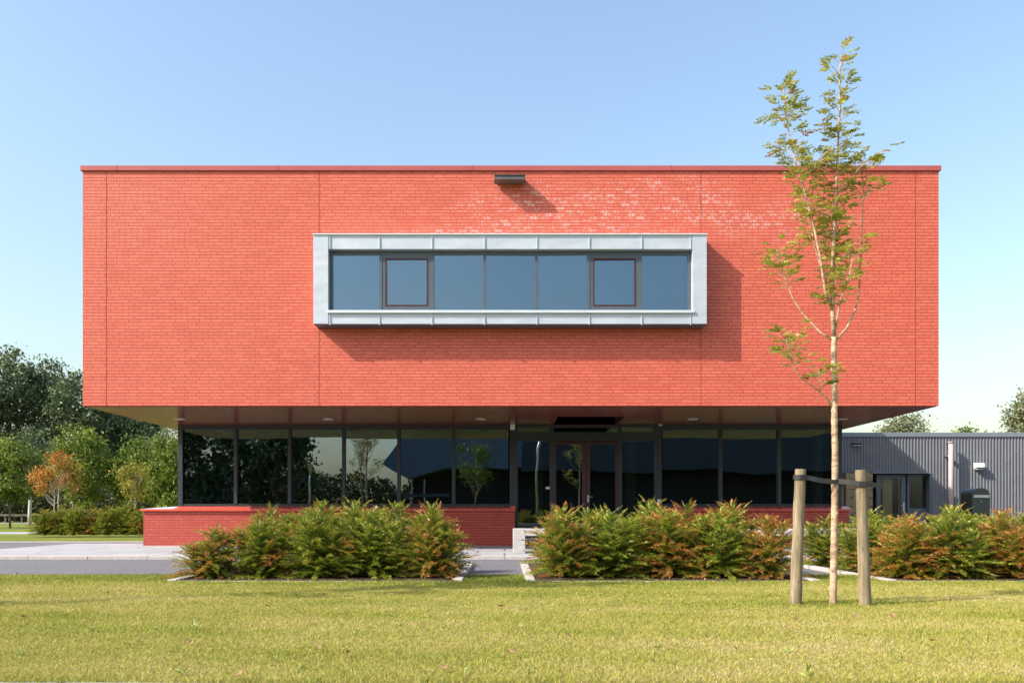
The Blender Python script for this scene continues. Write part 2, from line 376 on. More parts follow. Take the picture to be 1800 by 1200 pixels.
def kerb(x0, x1, y0, y1, z0, z1, horizontal=True):
    mb = MB(); L = (x1 - x0) if horizontal else (y1 - y0); n = max(1, round(L)); g = 0.003
    for i in range(n):
        a = L * i / n + g; b = L * (i + 1) / n - g
        if horizontal: mb.box(x0 + a, x0 + b, y0, y1, z0, z1 - 0.002 * (i * 7 % 3))
        else: mb.box(x0, x1, y0 + a, y0 + b, z0, z1)
    return tag(mb.build('kerb', M['kerb'], None, 0.006), kind='structure')
kerb(-40, 12, 14.80, 14.95, -0.06, 0.038)
kerb(-40, -8.5, 23.3, 23.42, -0.06, 0.0)
kerb(-0.47, 0.24, 10.80, 10.87, -0.06, 0.006)
kerb(3.5, 4.25, 10.80, 10.87, -0.06, 0.006)
BEDS = [(-3.64, -0.57), (0.34, 3.40), (4.35, 7.45), (8.4, 11.5)]
for a, b in BEDS:
    tag(bx('planting_bed', M['soil'], None, a, b, 9.85, 13.2, -0.05, 0.012), kind='structure')
    kerb(a, b, 9.77, 9.85, -0.05, 0.008)
    kerb(a - 0.10, a, 9.77, 13.2, -0.05, 0.026, False)
    kerb(b, b + 0.10, 9.77, 13.2, -0.05, 0.026, False)

# grass blades (mown lawn): one object, denser towards the camera
rng = np.random.default_rng(7)
def blades(n, x0, x1, y0, y1, h0, h1, w, dens=None):
    x = rng.uniform(x0, x1, n); y = rng.uniform(y0, y1, n)
    return x, y
def grass_field():
    Xs = []; Ys = []
    for (ya, yb, dn) in ((3.97, 5.2, 15000), (5.2, 7.0, 10000), (7.0, 8.8, 6500), (8.8, 9.77, 6000)):
        xl = -0.62 * yb - 0.3; xr = 0.62 * yb + 0.3; n = int((xr - xl) * (yb - ya) * dn)
        Xs.append(rng.uniform(xl, xr, n)); Ys.append(rng.uniform(ya, yb, n))
    for a, b in ((-7.5, -3.74), (-0.47, 0.24), (3.5, 4.25)):
        n = int((b - a) * 1.05 * 4200); Xs.append(rng.uniform(a, b, n)); Ys.append(rng.uniform(9.77, 10.82, n))
    x = np.concatenate(Xs); y = np.concatenate(Ys); n = len(x)
    patch = (np.sin(x * 1.7 + 1.3 * np.sin(y * 1.1)) * np.sin(y * 2.3 + 0.9 * np.sin(x * 0.8 + 2)) + 0.6 * np.sin(x * 4.1 + y * 3.0 + 2 * np.sin(y * 2.1)) * np.sin(y * 5.3 - x * 1.3)) / 1.6
    big = np.sin(x * 0.55 + 1.0 + 0.8 * np.sin(y * 0.9)) * np.sin(y * 0.85 + 0.6) + 0.5 * np.sin(x * 9.1 + 3 * np.sin(y * 7)) * np.sin(y * 11 + x * 3)
    edge = np.clip((y - 9.2) / 0.5, 0, 1)                       # longer, greener by the beds
    near = np.clip(np.abs(x - 2.76) / 0.6, 0.0, 1) * 0 + np.exp(-(((x - 2.75) / 0.5) ** 2 + ((y - 7.4) / 0.25) ** 2))
    low = np.clip((4.25 - y) / 0.22, 0, 1)
    h = rng.uniform(0.007, 0.021, n) * np.where(y < 5.2, 0.85, 1.0) * (1 + 0.25 * patch + 0.7 * edge + 0.8 * near + 0.5 * low)
    ang = rng.uniform(0, 2 * np.pi, n); lean = rng.normal(0, 0.7, (n, 2)) * h[:, None]
    w = rng.uniform(0.0011, 0.0023, n) * (1 + y / 10)
    dx = np.cos(ang) * w; dy = np.sin(ang) * w
    zb = np.zeros(n)
    b0 = np.stack([x - dx, y - dy, zb], 1); b1 = np.stack([x + dx, y + dy, zb], 1)
    tip = np.stack([x + lean[:, 0], y + lean[:, 1], h], 1)
    V = np.stack([b0, b1, tip], 1).reshape(-1, 3)
    tone = np.clip(rng.beta(2.6, 2.8, n) * 0.9 + 0.10 - 0.05 - 0.14 * patch - 0.10 * big - 0.06 * np.sin(y * 7.0 + 0.3 * np.sin(x)) - 0.30 * edge - 0.25 * near + rng.choice([0, 0.25], n, p=[0.9, 0.1]), 0, 1)
    me = mesh_np('grass', V, 3, tone)
    return tag(put('grass', me, M['grass']), 'short yellow green mown lawn with straw coloured patches', 'grass', kind='stuff')
grass_field()

# ------------------------------------------------------------------ vegetation builders
def unit(v): return v / (np.linalg.norm(v, axis=-1, keepdims=True) + 1e-9)
def quads(C, size, aspect, rg, flat=0.0, tone=None):
    n = len(C); a = unit(rg.normal(size=(n, 3)) * np.array([1, 1, 1 - flat])); nr = rg.normal(size=(n, 3)); b = unit(np.cross(a, nr))
    s = (size if np.ndim(size) else np.full(n, size))[:, None]
    V = np.stack([C - a * s, C + b * s * aspect, C + a * s, C - b * s * aspect], 1).reshape(-1, 3)
    return V
def clump_tree(seed, H, rad, base, nclump, per, leaf, crownshape='oval', sigma=0.5, trunk_r=0.12, lean=0.0, squash=1.0):
    """returns foliage verts (quads), tone, trunk MB, all about the origin"""
    rg = np.random.default_rng(seed)
    zc = (H + base) / 2; hz = (H - base) / 2
    d = unit(rg.normal(size=(nclump, 3))); rr = rg.uniform(0.35, 1.0, nclump) ** 0.6
    c = d * rr[:, None]
    if crownshape == 'cone':
        zz = rg.uniform(-1, 1, nclump); k = 0.08 + 0.92 * (1 - (zz + 1) / 2) ** 0.8; th = rg.uniform(0, 2*np.pi, nclump); q = rg.uniform(0.3, 1, nclump) ** 0.5
        c = np.stack([np.cos(th) * k * q, np.sin(th) * k * q, zz], 1)
    elif crownshape == 'poplar':
        zz = rg.uniform(-1, 1, nclump); k = np.sqrt(np.clip(1 - np.abs(zz) ** 2.6, 0.05, 1)); th = rg.uniform(0, 2*np.pi, nclump); q = rg.uniform(0.3, 1, nclump) ** 0.5
        c = np.stack([np.cos(th) * k * q, np.sin(th) * k * q, zz], 1)
    c *= rg.uniform(0.82, 1.12, (nclump, 1))
    c = c * np.array([rad, rad * squash, hz]) + np.array([0, 0, zc])
    c[:, 2] = np.clip(c[:, 2], base * 0.7, None)
    cs = rg.uniform(0.6, 1.3, nclump) * sigma
    idx = np.repeat(np.arange(nclump), per)
    P = c[idx] + rg.normal(size=(len(idx), 3)) * cs[idx][:, None] * np.array([1, 1, 0.8])
    P = P[P[:, 2] > 0.08]
    n = len(P)
    V = quads(P, rg.uniform(0.6, 1.2, n) * leaf, 0.55, rg)
    ct = rg.uniform(-0.22, 0.22, nclump)
    tone = np.clip(0.5 + rg.normal(0, 0.2, n) + ct[idx[:n]], 0, 1)
    tr = MB(); k = 7
    pts = [(lean * math.sin(i * 0.9) * 0.3 + rg.normal(0, 0.01 * H), rg.normal(0, 0.01 * H), H * 0.86 * i / (k-1)) for i in range(k)]
    pts[0] = (0, 0, -0.1)
    tr.tube(pts, [trunk_r * (1 - 0.82 * i / (k-1)) for i in range(k)], 8)
    for i in rg.choice(nclump, min(nclump, 16), replace=False):
        t = c[i]; f = np.clip((t[2] * 0.62) / H, 0.16, 0.8); s0 = np.array([0, 0, H * f])
        mid = (s0 + t) / 2 + np.array([0, 0, -0.03 * H])
        tr.tube([tuple(s0), tuple(mid), tuple(t)], [trunk_r * 0.45 * (1 - f * 0.7), trunk_r * 0.26, trunk_r * 0.06], 5, cap=False)
    return V, tone, tr
def tree(name, label, cat, group, x, y, H, rad, base, nclump, per, leaf, mat, bark, seed, shape='oval', sigma=0.5, trunk_r=0.12, tonefn=None, squash=1.0, z=-0.05):
    V, tone, tr = clump_tree(seed, H, rad, base, nclump, per, leaf, shape, sigma, trunk_r, squash=squash)
    if tonefn is not None: tone = tonefn(V.reshape(-1, 4, 3).mean(1), tone)
    root = empty(name, (x, y, z), label, cat, group)
    o = bpy.data.objects.new('crown', mesh_np('crown', V, 4, tone)); COL.objects.link(o); o.data.materials.append(mat); o.parent = root
    me = bpy.data.meshes.new('trunk'); me.from_pydata(tr.v, [], tr.f); me.polygons.foreach_set('use_smooth', tr.sm)
    t = bpy.data.objects.new('trunk', me); COL.objects.link(t); me.materials.append(bark); t.parent = root
    return root
def copy_tree(o, parent=None):
    c = o.copy(); COL.objects.link(c)
    if parent is not None: c.parent = parent
    for ch in list(o.children): copy_tree(ch, c)
    return c

# ---- yew-like shrubs
def needle_sprays(P, D, L, rg, tone, nn=6, w=0.0044, nl=0.0150):
    """P start points, D unit directions, L lengths; each spray = a flat feather of needles + axis"""
    n = len(P); side = unit(np.cross(D, unit(np.array([0, 0, 1.0]) + 0.35 * rg.normal(size=(n, 3)))))
    nrm = np.cross(side, D); out = []; tt = []
    for k in range(nn):
        f = (k + 0.6) / nn; A = P + D * (L * f)[:, None] + nrm * (-0.10 * L * f * f)[:, None]
        for sg in (-1, 1):
            dd = unit(D * 0.55 + side * sg + nrm * rg.uniform(-0.1, 0.45, (n, 1)))
            ln = nl * (1.1 - 0.55 * f) * rg.uniform(0.8, 1.2, n)[:, None]
            wv = D * w
            out.append(np.stack([A - wv, A + wv, A + dd * ln + wv * 0.3], 1)); tt.append(tone + rg.normal(0, 0.05, n) + 0.05 * f)
    E = P + D * L[:, None]
    for q in (side, nrm):
        out.append(np.stack([P - q * 0.003, P + q * 0.003, E + D * 0.012], 1)); tt.append(tone)
    return np.concatenate(out).reshape(-1, 3), np.concatenate(tt)
def shrub_mesh(seed, H=0.85, R_=0.50, rust=0.2):
    rg = np.random.default_rng(seed); Ps = []; Ds = []; Ls = []; Ts = []
    stem = MB(); nl_ = 6
    for b in range(nl_):
        th0 = 2 * np.pi * b / (nl_ - 1) + rg.uniform(-0.4, 0.4); off = 0.0 if b == 0 else rg.uniform(0.14, 0.32)
        h = H * (rg.uniform(1.0, 1.2) if b == 0 else rg.uniform(0.66, 1.06))
        base = np.array([math.cos(th0) * off * 0.3, math.sin(th0) * off * 0.3, 0.0]); top = np.array([math.cos(th0) * off, math.sin(th0) * off, h])
        def axis(f): return base + (top - base) * np.array([f ** 0.6, f ** 0.6, f])
        stem.tube([tuple(axis(f)) for f in (0, 0.33, 0.66, 1.0)], [0.012, 0.009, 0.006, 0.002], 5, cap=False)
        rb = R_ - off * 0.75
        nbr = 54 if b == 0 else 50; ph = rg.uniform(0, 6.28)
        for k in range(nbr):
            f = (k + rg.uniform(0.1, 0.9)) / nbr; p = axis(f); ph += 2.4
            L = rb * (0.15 + 0.93 * (1 - f) ** 0.7) * rg.uniform(0.6, 1.18)
            if f < 0.08: L *= 0.85
            el = rg.uniform(0.0, 0.6) + 0.6 * f
            d = np.array([math.cos(ph) * math.cos(el), math.sin(ph) * math.cos(el), math.sin(el)])
            patch = 0.5 + 0.5 * math.sin(2.0 * ph + seed) * math.sin(6.5 * p[2] + seed * 1.7); rusty = (0.65 * patch + 0.35 * rg.random()) < rust * 1.05; bt = rg.normal(0, 0.045)
            ns = max(2, int(L / 0.029)); seg = L / ns; q = p.copy(); g = 0
            for i in range(ns):
                d = d + np.array([0, 0, -0.035]) + rg.normal(0, 0.05, 3); d /= np.linalg.norm(d)
                q = q + d * seg; g = (i + 1) / ns
                if q[2] < 0.03: q[2] = 0.03
                sd = np.cross(d, [0, 0, 1.0]); sd /= np.linalg.norm(sd) + 1e-6
                for sg in (-1, 1, 0):
                    dv = d * rg.uniform(0.4, 0.9) + sd * (sg * rg.uniform(0.6, 1.0) if sg else rg.uniform(-0.4, 0.4)) + np.array([0, 0, rg.uniform(-0.25, 0.35) if sg else rg.uniform(0.4, 0.9)]); dv /= np.linalg.norm(dv)
                    Ps.append(q - d * seg * rg.random()); Ds.append(dv); Ls.append(rg.uniform(0.028, 0.056) * (1.15 - 0.35 * g))
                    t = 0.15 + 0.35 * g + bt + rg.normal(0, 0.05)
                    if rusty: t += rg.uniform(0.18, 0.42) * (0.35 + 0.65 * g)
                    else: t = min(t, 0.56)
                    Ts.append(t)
            Ps.append(q); Ds.append(d); Ls.append(rg.uniform(0.05, 0.085)); Ts.append((0.50 + bt) if not rusty else 0.75 + bt)
        tip = axis(1.0); up = (axis(1.0) - axis(0.9)); up /= np.linalg.norm(up)
        Ps.append(tip - up * 0.05); Ds.append(up); Ls.append(rg.uniform(0.08, 0.17)); Ts.append(0.46)
        for k in range(5):
            a = k * 1.256 + ph; dv = up * 0.7 + np.array([math.cos(a), math.sin(a), 0]) * 0.7; dv /= np.linalg.norm(dv)
            Ps.append(tip - up * 0.03); Ds.append(dv); Ls.append(0.06); Ts.append(0.46 if rg.random() > rust else 0.72)
    P = np.array(Ps); D = np.array(Ds); L = np.array(Ls); T = np.clip(np.array(Ts), 0, 1)
    V, tone = needle_sprays(P, D, L, rg, T)
    return mesh_np('foliage', V, 3, np.clip(tone, 0, 1)), stem
SHRUBS = {}
for key, rust in (('green', 0.04), ('mixed', 0.2), ('rusty', 0.48), ('orange', 0.85)):
    for v in range(3 if key != 'orange' else 2):
        me, st = shrub_mesh(hash_ := (11 + 7 * v + {'green': 0, 'mixed': 100, 'rusty': 200, 'orange': 300}[key]), 0.80, 0.64, rust)
        me.materials.append(M['leaf_shrub'])
        sm = bpy.data.meshes.new('stem'); sm.from_pydata(st.v, [], st.f); sm.materials.append(M['twigbark'])
        SHRUBS[key, v] = (me, sm)
def shrub(x, y, kind, v, s, sz, rot, label, group):
    root = empty('evergreen_shrub', (x, y, 0.01), label, 'shrub', group); root.rotation_euler.z = rot; root.scale = (s, s, sz)
    me, sm = SHRUBS[kind, v]
    a = bpy.data.objects.new('foliage', me); COL.objects.link(a); a.parent = root
    b = bpy.data.objects.new('stem', sm); COL.objects.link(b); b.parent = root
    return root
HW = {'green': 'all green', 'mixed': 'rust flecked green', 'rusty': 'copper and green', 'orange': 'orange brown'}
ORD = ['first', 'second', 'third', 'fourth', 'fifth', 'sixth']
def hedge(beds, where, front, back, seed, third=()):
    rg = random.Random(seed)
    for row, (lst, yy, nm) in enumerate(((front, 10.36, 'front row'), (back, 11.4, 'second row'), (third, 12.5, 'rear row'))):
        for i, (px, kind, v, h) in enumerate(lst):
            x = X(px, yy)
            shrub(x, yy + rg.uniform(-0.1, 0.1), kind, v, (1.0 if 0 < i < len(lst) - 1 else 0.88) + rg.uniform(-0.06, 0.10), h * (0.84 if row else 0.88) * (0.93 if where == 'right' else 1.0) * rg.uniform(0.94, 1.05), rg.uniform(0, 6.28),
                  f'{HW[kind]} shrub, {ORD[i]} from left in {nm} of {where} bed',
                  'low evergreen shrubs in the beds in front of the building')
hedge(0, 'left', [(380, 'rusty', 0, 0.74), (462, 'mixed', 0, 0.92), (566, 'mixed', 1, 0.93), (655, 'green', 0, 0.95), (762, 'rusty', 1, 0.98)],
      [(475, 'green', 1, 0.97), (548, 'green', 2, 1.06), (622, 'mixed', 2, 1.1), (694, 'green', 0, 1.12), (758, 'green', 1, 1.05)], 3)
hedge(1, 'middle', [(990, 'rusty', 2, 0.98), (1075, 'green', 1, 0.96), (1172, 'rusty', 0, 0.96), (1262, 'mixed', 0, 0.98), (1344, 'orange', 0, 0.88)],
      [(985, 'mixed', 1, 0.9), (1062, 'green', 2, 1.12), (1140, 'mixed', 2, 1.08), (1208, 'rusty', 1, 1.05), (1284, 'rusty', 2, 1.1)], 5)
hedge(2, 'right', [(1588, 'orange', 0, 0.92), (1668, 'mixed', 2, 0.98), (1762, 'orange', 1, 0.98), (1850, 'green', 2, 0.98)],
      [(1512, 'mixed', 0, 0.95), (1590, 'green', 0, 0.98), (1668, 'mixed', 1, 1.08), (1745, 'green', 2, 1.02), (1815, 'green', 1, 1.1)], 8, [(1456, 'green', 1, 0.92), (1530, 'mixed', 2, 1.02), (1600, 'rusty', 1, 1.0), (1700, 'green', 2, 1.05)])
# far hedge beyond the drive
far = [(78, 'mixed', 0), (104, 'mixed', 1), (132, 'green', 2), (160, 'rusty', 0), (190, 'mixed', 2), (218, 'green', 1), (246, 'mixed', 0), (272, 'green', 0)]
for i, (px, kind, v) in enumerate(far):
    shrub(X(px, 29.0), 29.0 + 0.2 * (i % 2), kind, v, 1.02, 1.0 + 0.06 * (i % 3 - 1), i * 1.3,
          f'bushy green shrub beyond the drive, {ORD[i] if i < 6 else ("seventh" if i == 6 else "eighth")} from the left in the far row',
          'evergreen shrubs in the far row left of the building')

# ------------------------------------------------------------------ young staked tree
def pinnate(P, D, rg, tone, nlf=4, Ls=0.125):
    """compound leaves: rachis arching down with paired leaflets. P starts, D directions."""
    n = len(P); out = []; tt = []
    L = rg.uniform(0.7, 1.15, n) * Ls
    side = unit(np.cross(D, np.array([0, 0, 1.0]) + 0.2 * rg.normal(size=(n, 3)))); up = np.cross(side, D)
    def pos(f): return P + D * (L * f)[:, None] - np.array([0, 0, 1.0]) * (L * 0.42 * f * f)[:, None]
    for k in range(nlf + 1):
        f = 0.32 + 0.68 * k / nlf; A = pos(f)
        for sg in ((-1, 1) if k < nlf else (0,)):
            droop = np.array([0, 0, -1.0]) * rg.uniform(0.15, 0.6, (n, 1))
            dd = unit(D * (0.75 if sg else 1.0) + side * sg * 0.8 + droop)
            ll = (0.046 * rg.uniform(0.8, 1.2, n))[:, None] * (1.0 if f < 0.9 else 0.85)
            wd = unit(np.cross(dd, up + 0.35 * rg.normal(size=(n, 3)))) * 0.0086
            out.append(np.stack([A, A + dd * ll * 0.45 + wd, A + dd * ll, A + dd * ll * 0.45 - wd], 1)); tt.append(tone + rg.normal(0, 0.06, n))
    for f0, f1 in ((0, 0.4), (0.4, 0.75), (0.75, 1)):
        a, b = pos(f0), pos(f1); w = side * 0.0014
        out.append(np.stack([a - w, a + w, b + w, b - w], 1)); tt.append(tone * 0 + 0.55)
    return np.concatenate(out).reshape(-1, 3), np.concatenate(tt)
YT = 7.37
def px3(lst, y0=YT):
    return [Vector((X(a, y0) , y0 + d, Z(b, y0))) for a, b, d in lst]
def resample(pts, step=0.02):
    out = []
    for a, b in zip(pts[:-1], pts[1:]):
        n = max(1, int((b - a).length / step))
        for i in range(n): out.append((a.lerp(b, i / n), (b - a).normalized()))
    return out
STEMS = [ # (points (px, py, depth offset), r0, r1, leafy from fraction, leaves per metre, leaf reach)
 ([(1464,1064,0),(1466,980,0),(1468,880,0.01),(1468,800,0),(1466,740,-0.01),(1467,690,0),(1466,640,0),(1466,592,0)], 0.030, 0.0225, 9, 0),
 ([(1466,592,0),(1464,545,0.01),(1462,480,0),(1465,420,-0.02),(1470,340,0),(1474,260,0.02),(1477,180,0),(1475,130,0),(1479,98,-0.01)], 0.020, 0.004, 0.10, 64),
 ([(1463,545,0),(1448,512,-0.03),(1438,455,-0.05),(1425,400,-0.07),(1408,335,-0.06),(1396,292,-0.05),(1386,248,-0.04),(1377,200,-0.05),(1372,155,-0.06)], 0.013, 0.003, 0.44, 74),
 ([(1463,597,0),(1443,582,0.03),(1415,548,0.06),(1400,522,0.08),(1390,495,0.09),(1380,465,0.1),(1371,432,0.1)], 0.010, 0.003, 0.62, 110),
 ([(1470,597,0),(1490,576,0.02),(1508,541,0.05),(1516,510,0.07),(1520,440,0.08),(1523,380,0.08),(1524,325,0.07),(1520,288,0.06)], 0.011, 0.003, 0.82, 120),
 ([(1467,640,0.02),(1470,580,0.03),(1474,530,-0.04),(1485,490,-0.1),(1489,455,-0.12)], 0.011, 0.004, 0.62, 90),
 ([(1466,570,0),(1473,500,0.1),(1479,430,0.15),(1483,370,0.16),(1486,325,0.16)], 0.010, 0.003, 0.30, 70),
 ([(1453,499,-0.03),(1446,450,0.1),(1440,413,0.14),(1432,360,0.15),(1440,320,0.13)], 0.008, 0.003, 0.45, 70),
 ([(1465,718,0),(1452,702,-0.03),(1437,689,-0.05),(1420,678,-0.07),(1403,667,-0.08),(1390,653,-0.09),(1382,625,-0.1),(1373,592,-0.1)], 0.010, 0.003, 0.62, 120),
 ([(1438,690,-0.05),(1433,674,-0.1),(1430,655,-0.12)], 0.004, 0.002, 0.1, 110),
 ([(1403,330,-0.06),(1425,300,-0.1),(1440,285,-0.12)], 0.004, 0.002, 0.25, 100),
 ([(1470,340,0),(1495,312,-0.05),(1512,294,-0.08),(1524,286,-0.08)], 0.004, 0.002, 0.55, 110),
 ([(1468,400,0),(1440,385,-0.1),(1415,372,-0.14)], 0.004, 0.002, 0.2, 80),
 ([(1466,470,0),(1490,440,-0.1),(1503,425,-0.12)], 0.004, 0.002, 0.2, 80),
 ([(1472,300,0),(1448,285,0.08),(1428,272,0.1)], 0.003, 0.002, 0.3, 80),
 ([(1474,255,0),(1500,240,0.02)], 0.003, 0.002, 0.3, 80), ([(1475,225,0),(1452,232,-0.04)], 0.003, 0.002, 0.3, 80),
 ([(1378,205,-0.05),(1362,212,-0.08)], 0.003, 0.002, 0.2, 80), ([(1390,262,-0.05),(1364,268,-0.02)], 0.003, 0.002, 0.4, 60),
]
def young_tree(seed, base_off=Vector((0, 0, 0)), sc_=1.0, mirror=1):
    rg = np.random.default_rng(seed); mb = MB(); P = []; D = []
    o = Vector((X(1465, YT), YT, 0))
    for k, (pts, r0, r1, f0, dens) in enumerate(STEMS):
        p3 = px3(pts); n = len(p3)
        if k == 0:  # knobbly trunk with ring scars
            fine = resample(p3, 0.035); cc = [q for q, _ in fine] + [p3[-1]]
            rs = [(r0 + (r1 - r0) * i / (len(cc)-1)) * (1 + 0.05 * math.sin(i * 2.1) + (0.13 if i % 5 == 2 else 0) * rg.random()) for i in range(len(cc))]
            cc[0].z = -0.03
            mb.tube(cc, rs, 14)
            for _ in range(9):  # pruned knots
                i = int(rg.integers(6, len(cc) - 2)); th = rg.uniform(0, 6.28); d = Vector((math.cos(th), -abs(math.sin(th)), 0.2)).normalized()
                mb.tube([cc[i] + d * 0.015, cc[i] + d * (rs[i] + 0.008)], [0.012, 0.008], 8)
            continue
        mb.tube(p3, [r0 + (r1 - r0) * i / (n-1) for i in range(n)], 8)
        fine = resample(p3, 0.01); m = len(fine); L = m * 0.01
        cnt = int(L * (1 - f0) * dens * 1.4)
        for i in (rg.uniform(f0, 1, cnt) * (m - 1)).astype(int):
            q, d = fine[i]; th = rg.uniform(0, 6.28)
            side = Vector((math.cos(th), math.sin(th), 0)); dv = (side + d * 0.45 + Vector((0, 0, 0.35))).normalized()
            off = rg.uniform(0, 0.10 if dens < 100 else 0.15)
            s = q + dv * off
            if off > 0.04: mb.tube([q, s], [0.0018, 0.0014], 3, cap=False)
            P.append(s); D.append(dv)
    P = np.array([tuple(p) for p in P]); D = np.array([tuple(d) for d in D])
    orange = np.exp(-((P[:, 2] - 3.35) / 0.5) ** 2) * 0.16
    tone = np.clip(0.54 + rg.normal(0, 0.15, len(P)) + orange + (rg.random(len(P)) < 0.09) * 0.35, 0, 1)
    V, tt = pinnate(P, D, rg, tone)
    V = V - np.array(tuple(o)); me = mesh_np('crown', V, 4, np.clip(tt, 0, 1)); me.materials.append(M['leaf_young'])
    tm = bpy.data.meshes.new('trunk'); tm.from_pydata([tuple(Vector(v) - o) for v in mb.v], [], mb.f); tm.polygons.foreach_set('use_smooth', mb.sm); tm.materials.append(M['youngbark'])
    return me, tm, o
crown_me, trunk_me, yo = young_tree(21)
def place_young(loc, s, rot, label):
    root = empty('young_tree', loc, label, 'tree', 'young staked trees on the lawn'); root.scale = (s, s, s); root.rotation_euler.z = rot
    a = bpy.data.objects.new('crown', crown_me); b = bpy.data.objects.new('trunk', trunk_me)
    for q in (a, b): COL.objects.link(q); q.parent = root
    return root
place_young(yo, 1, 0, 'slender young tree with light yellow green leaves tied between two wooden stakes on the lawn')
place_young(Vector((-5.2, 7.0, 0)), 1.22, 2.2, 'young staked tree standing on the lawn to the left, seen only by its shadow')
def stake(x0, x1, y, zt, seed, label):
    rg = random.Random(seed); n = 12
    pts = [(x0 + (x1 - x0) * i / n + rg.uniform(-0.0015, 0.0015), y, -0.05 + (zt + 0.05) * i / n) for i in range(n + 1)]
    rs = [0.0495 - 0.0055 * i / n + rg.uniform(-0.001, 0.001) for i in range(n + 1)]
    mb = MB(); mb.tube(pts, rs, 20)
    o = mb.build('tree_stake', M['stake'], None, 0.003)
    return tag(o, label, 'stake', 'wooden tree stakes on the lawn')
stake(X(1398, 7.37), X(1407, 7.37), 7.37, 1.13, 1, 'round weathered wooden stake left of the young tree trunk, leaning slightly right')
stake(X(1521, 7.30), X(1513, 7.30), 7.30, 1.12, 2, 'round weathered wooden stake right of the young tree trunk, leaning slightly left')
stake(-5.6, -5.55, 6.95, 1.15, 3, 'round wooden stake left of the young tree seen only by its shadow, beyond the left edge of the lawn')
stake(-4.72, -4.76, 7.05, 1.15, 4, 'round wooden stake right of the young tree seen only by its shadow, beyond the left edge of the lawn')
def ribbon(name, pts, h, th, mat, label, cat):
    """strap: path points in 3D, vertical height h, thickness th"""
    mb = MB(); n = len(pts); pts = [Vector(p) for p in pts]; ring = []
    for i, p in enumerate(pts):
        d = pts[min(i+1, n-1)] - pts[max(i-1, 0)]; d.normalize()
        nn = d.cross(Vector((0, 0, 1))).normalized() * th / 2; u = Vector((0, 0, h / 2))
        ring.append([p - nn - u, p + nn - u, p + nn + u, p - nn + u])
    for i in range(n - 1):
        for j in range(4): mb.face([ring[i][j], ring[i][(j+1) % 4], ring[i+1][(j+1) % 4], ring[i+1][j]])
    mb.face(ring[0]); mb.face(ring[-1][::-1])
    return tag(mb.build(name, mat), label, cat)
def arc(cx, cy, r, a0, a1, n, z): return [(cx + r * math.cos(R(a0 + (a1 - a0) * i / n)), cy + r * math.sin(R(a0 + (a1 - a0) * i / n)), z) for i in range(n + 1)]
xl = X(1406, 7.37); xt = X(1467, 7.37); xr_ = X(1512.5, 7.30)
zl = Z(838, 7.3); zt_ = Z(846, 7.3); zr = Z(850, 7.3)
ribbon('tree_tie', arc(xl, 7.37, 0.052, 60, 270, 12, zl) + [(xl + 0.06, 7.335, zl - 0.005), ((xl + xt) / 2, 7.33, (zl + zt_) / 2 - 0.006), (xt - 0.01, 7.33, zt_ - 0.004)]
       + [(xt + 0.02, 7.335, zt_ + 0.004), ((xt + xr_) / 2, 7.285, (zt_ + zr) / 2 + 0.004), (xr_ - 0.03, 7.25, zr), (xr_ + 0.02, 7.243, zr - 0.004), (xr_ + 0.08, 7.26, zr - 0.01), (xr_ + 0.185, 7.27, zr - 0.015)],
       0.040, 0.005, M['rubber'], 'black rubber strap nailed to both stakes and looped round the young tree trunk', 'tree tie')

PR = random.Random(5)
def pane(mat, parent, x0, x1, y, z0, z1, amp=0.004, name='pane'):
    a, b = PR.uniform(-amp, amp), PR.uniform(-amp, amp); m = MB(); m.box(x0, x1, y, y + 0.006, z0, z1)
    m.v = [(v[0], v[1] + (a if v[0] == x0 else -a) + (b if v[2] == z0 else -b), v[2]) for v in m.v]
    return m.build(name, mat, parent)
# ------------------------------------------------------------------ the red brick building
YF = 16.4; YG = 19.9; YB = 27.5
XL, XR = X(145.5, YF), X(1650, YF)
ZS = Z(713, YF); ZT = Z(301, YF)
B = empty('brick_building', (0.1, YF, 0), 'two storey red painted brick building with overhanging upper box and grey framed bay window', 'building')
by0 = YF - 0.34
bxl, bxr = X(551, by0), X(1242.5, by0); bzt, bzb = Z(413, by0), Z(569, by0)
# upper wall shell with the hole behind the bay
w = MB(); T = 0.3
hx0, hx1, hz0, hz1 = bxl + 0.2, bxr - 0.2, bzb + 0.2, bzt - 0.2
for (x0, x1, z0, z1) in ((XL, hx0, ZS, ZT), (hx1, XR, ZS, ZT), (hx0, hx1, ZS, hz0), (hx0, hx1, hz1, ZT)): w.box(x0, x1, YF, YF + T, z0, z1)
w.box(XL, XL + T, YF + T, YB, ZS, ZT); w.box(XR - T, XR, YF + T, YB, ZS, ZT); w.box(XL + T, XR - T, YB - T, YB, ZS, ZT)
w.build('upper_wall', M['brick'], B)
c = MB(); o_ = 0.035; h = 0.095
c.box(XL - o_, XR + o_, YF - o_, YF + T, ZT, ZT + h); c.box(XL - o_, XL + T, YF + T, YB + o_, ZT, ZT + h); c.box(XR - T, XR + o_, YF + T, YB + o_, ZT, ZT + h); c.box(XL + T, XR - T, YB - T, YB + o_, ZT, ZT + h)
c.build('coping', M['coping'], B, 0.006)
for xx in (X(207, YF), X(490, YF), X(830, YF), X(1180, YF), X(1500, YF)):
    bx('coping_joint', M['joint'], B, xx - 0.003, xx + 0.003, YF - o_ - 0.003, YF, ZT + 0.004, ZT + h + 0.002)
bx('roof', M['roof'], B, XL + T, XR - T, YF + T, YB - T, ZT - 0.15, ZT - 0.02)
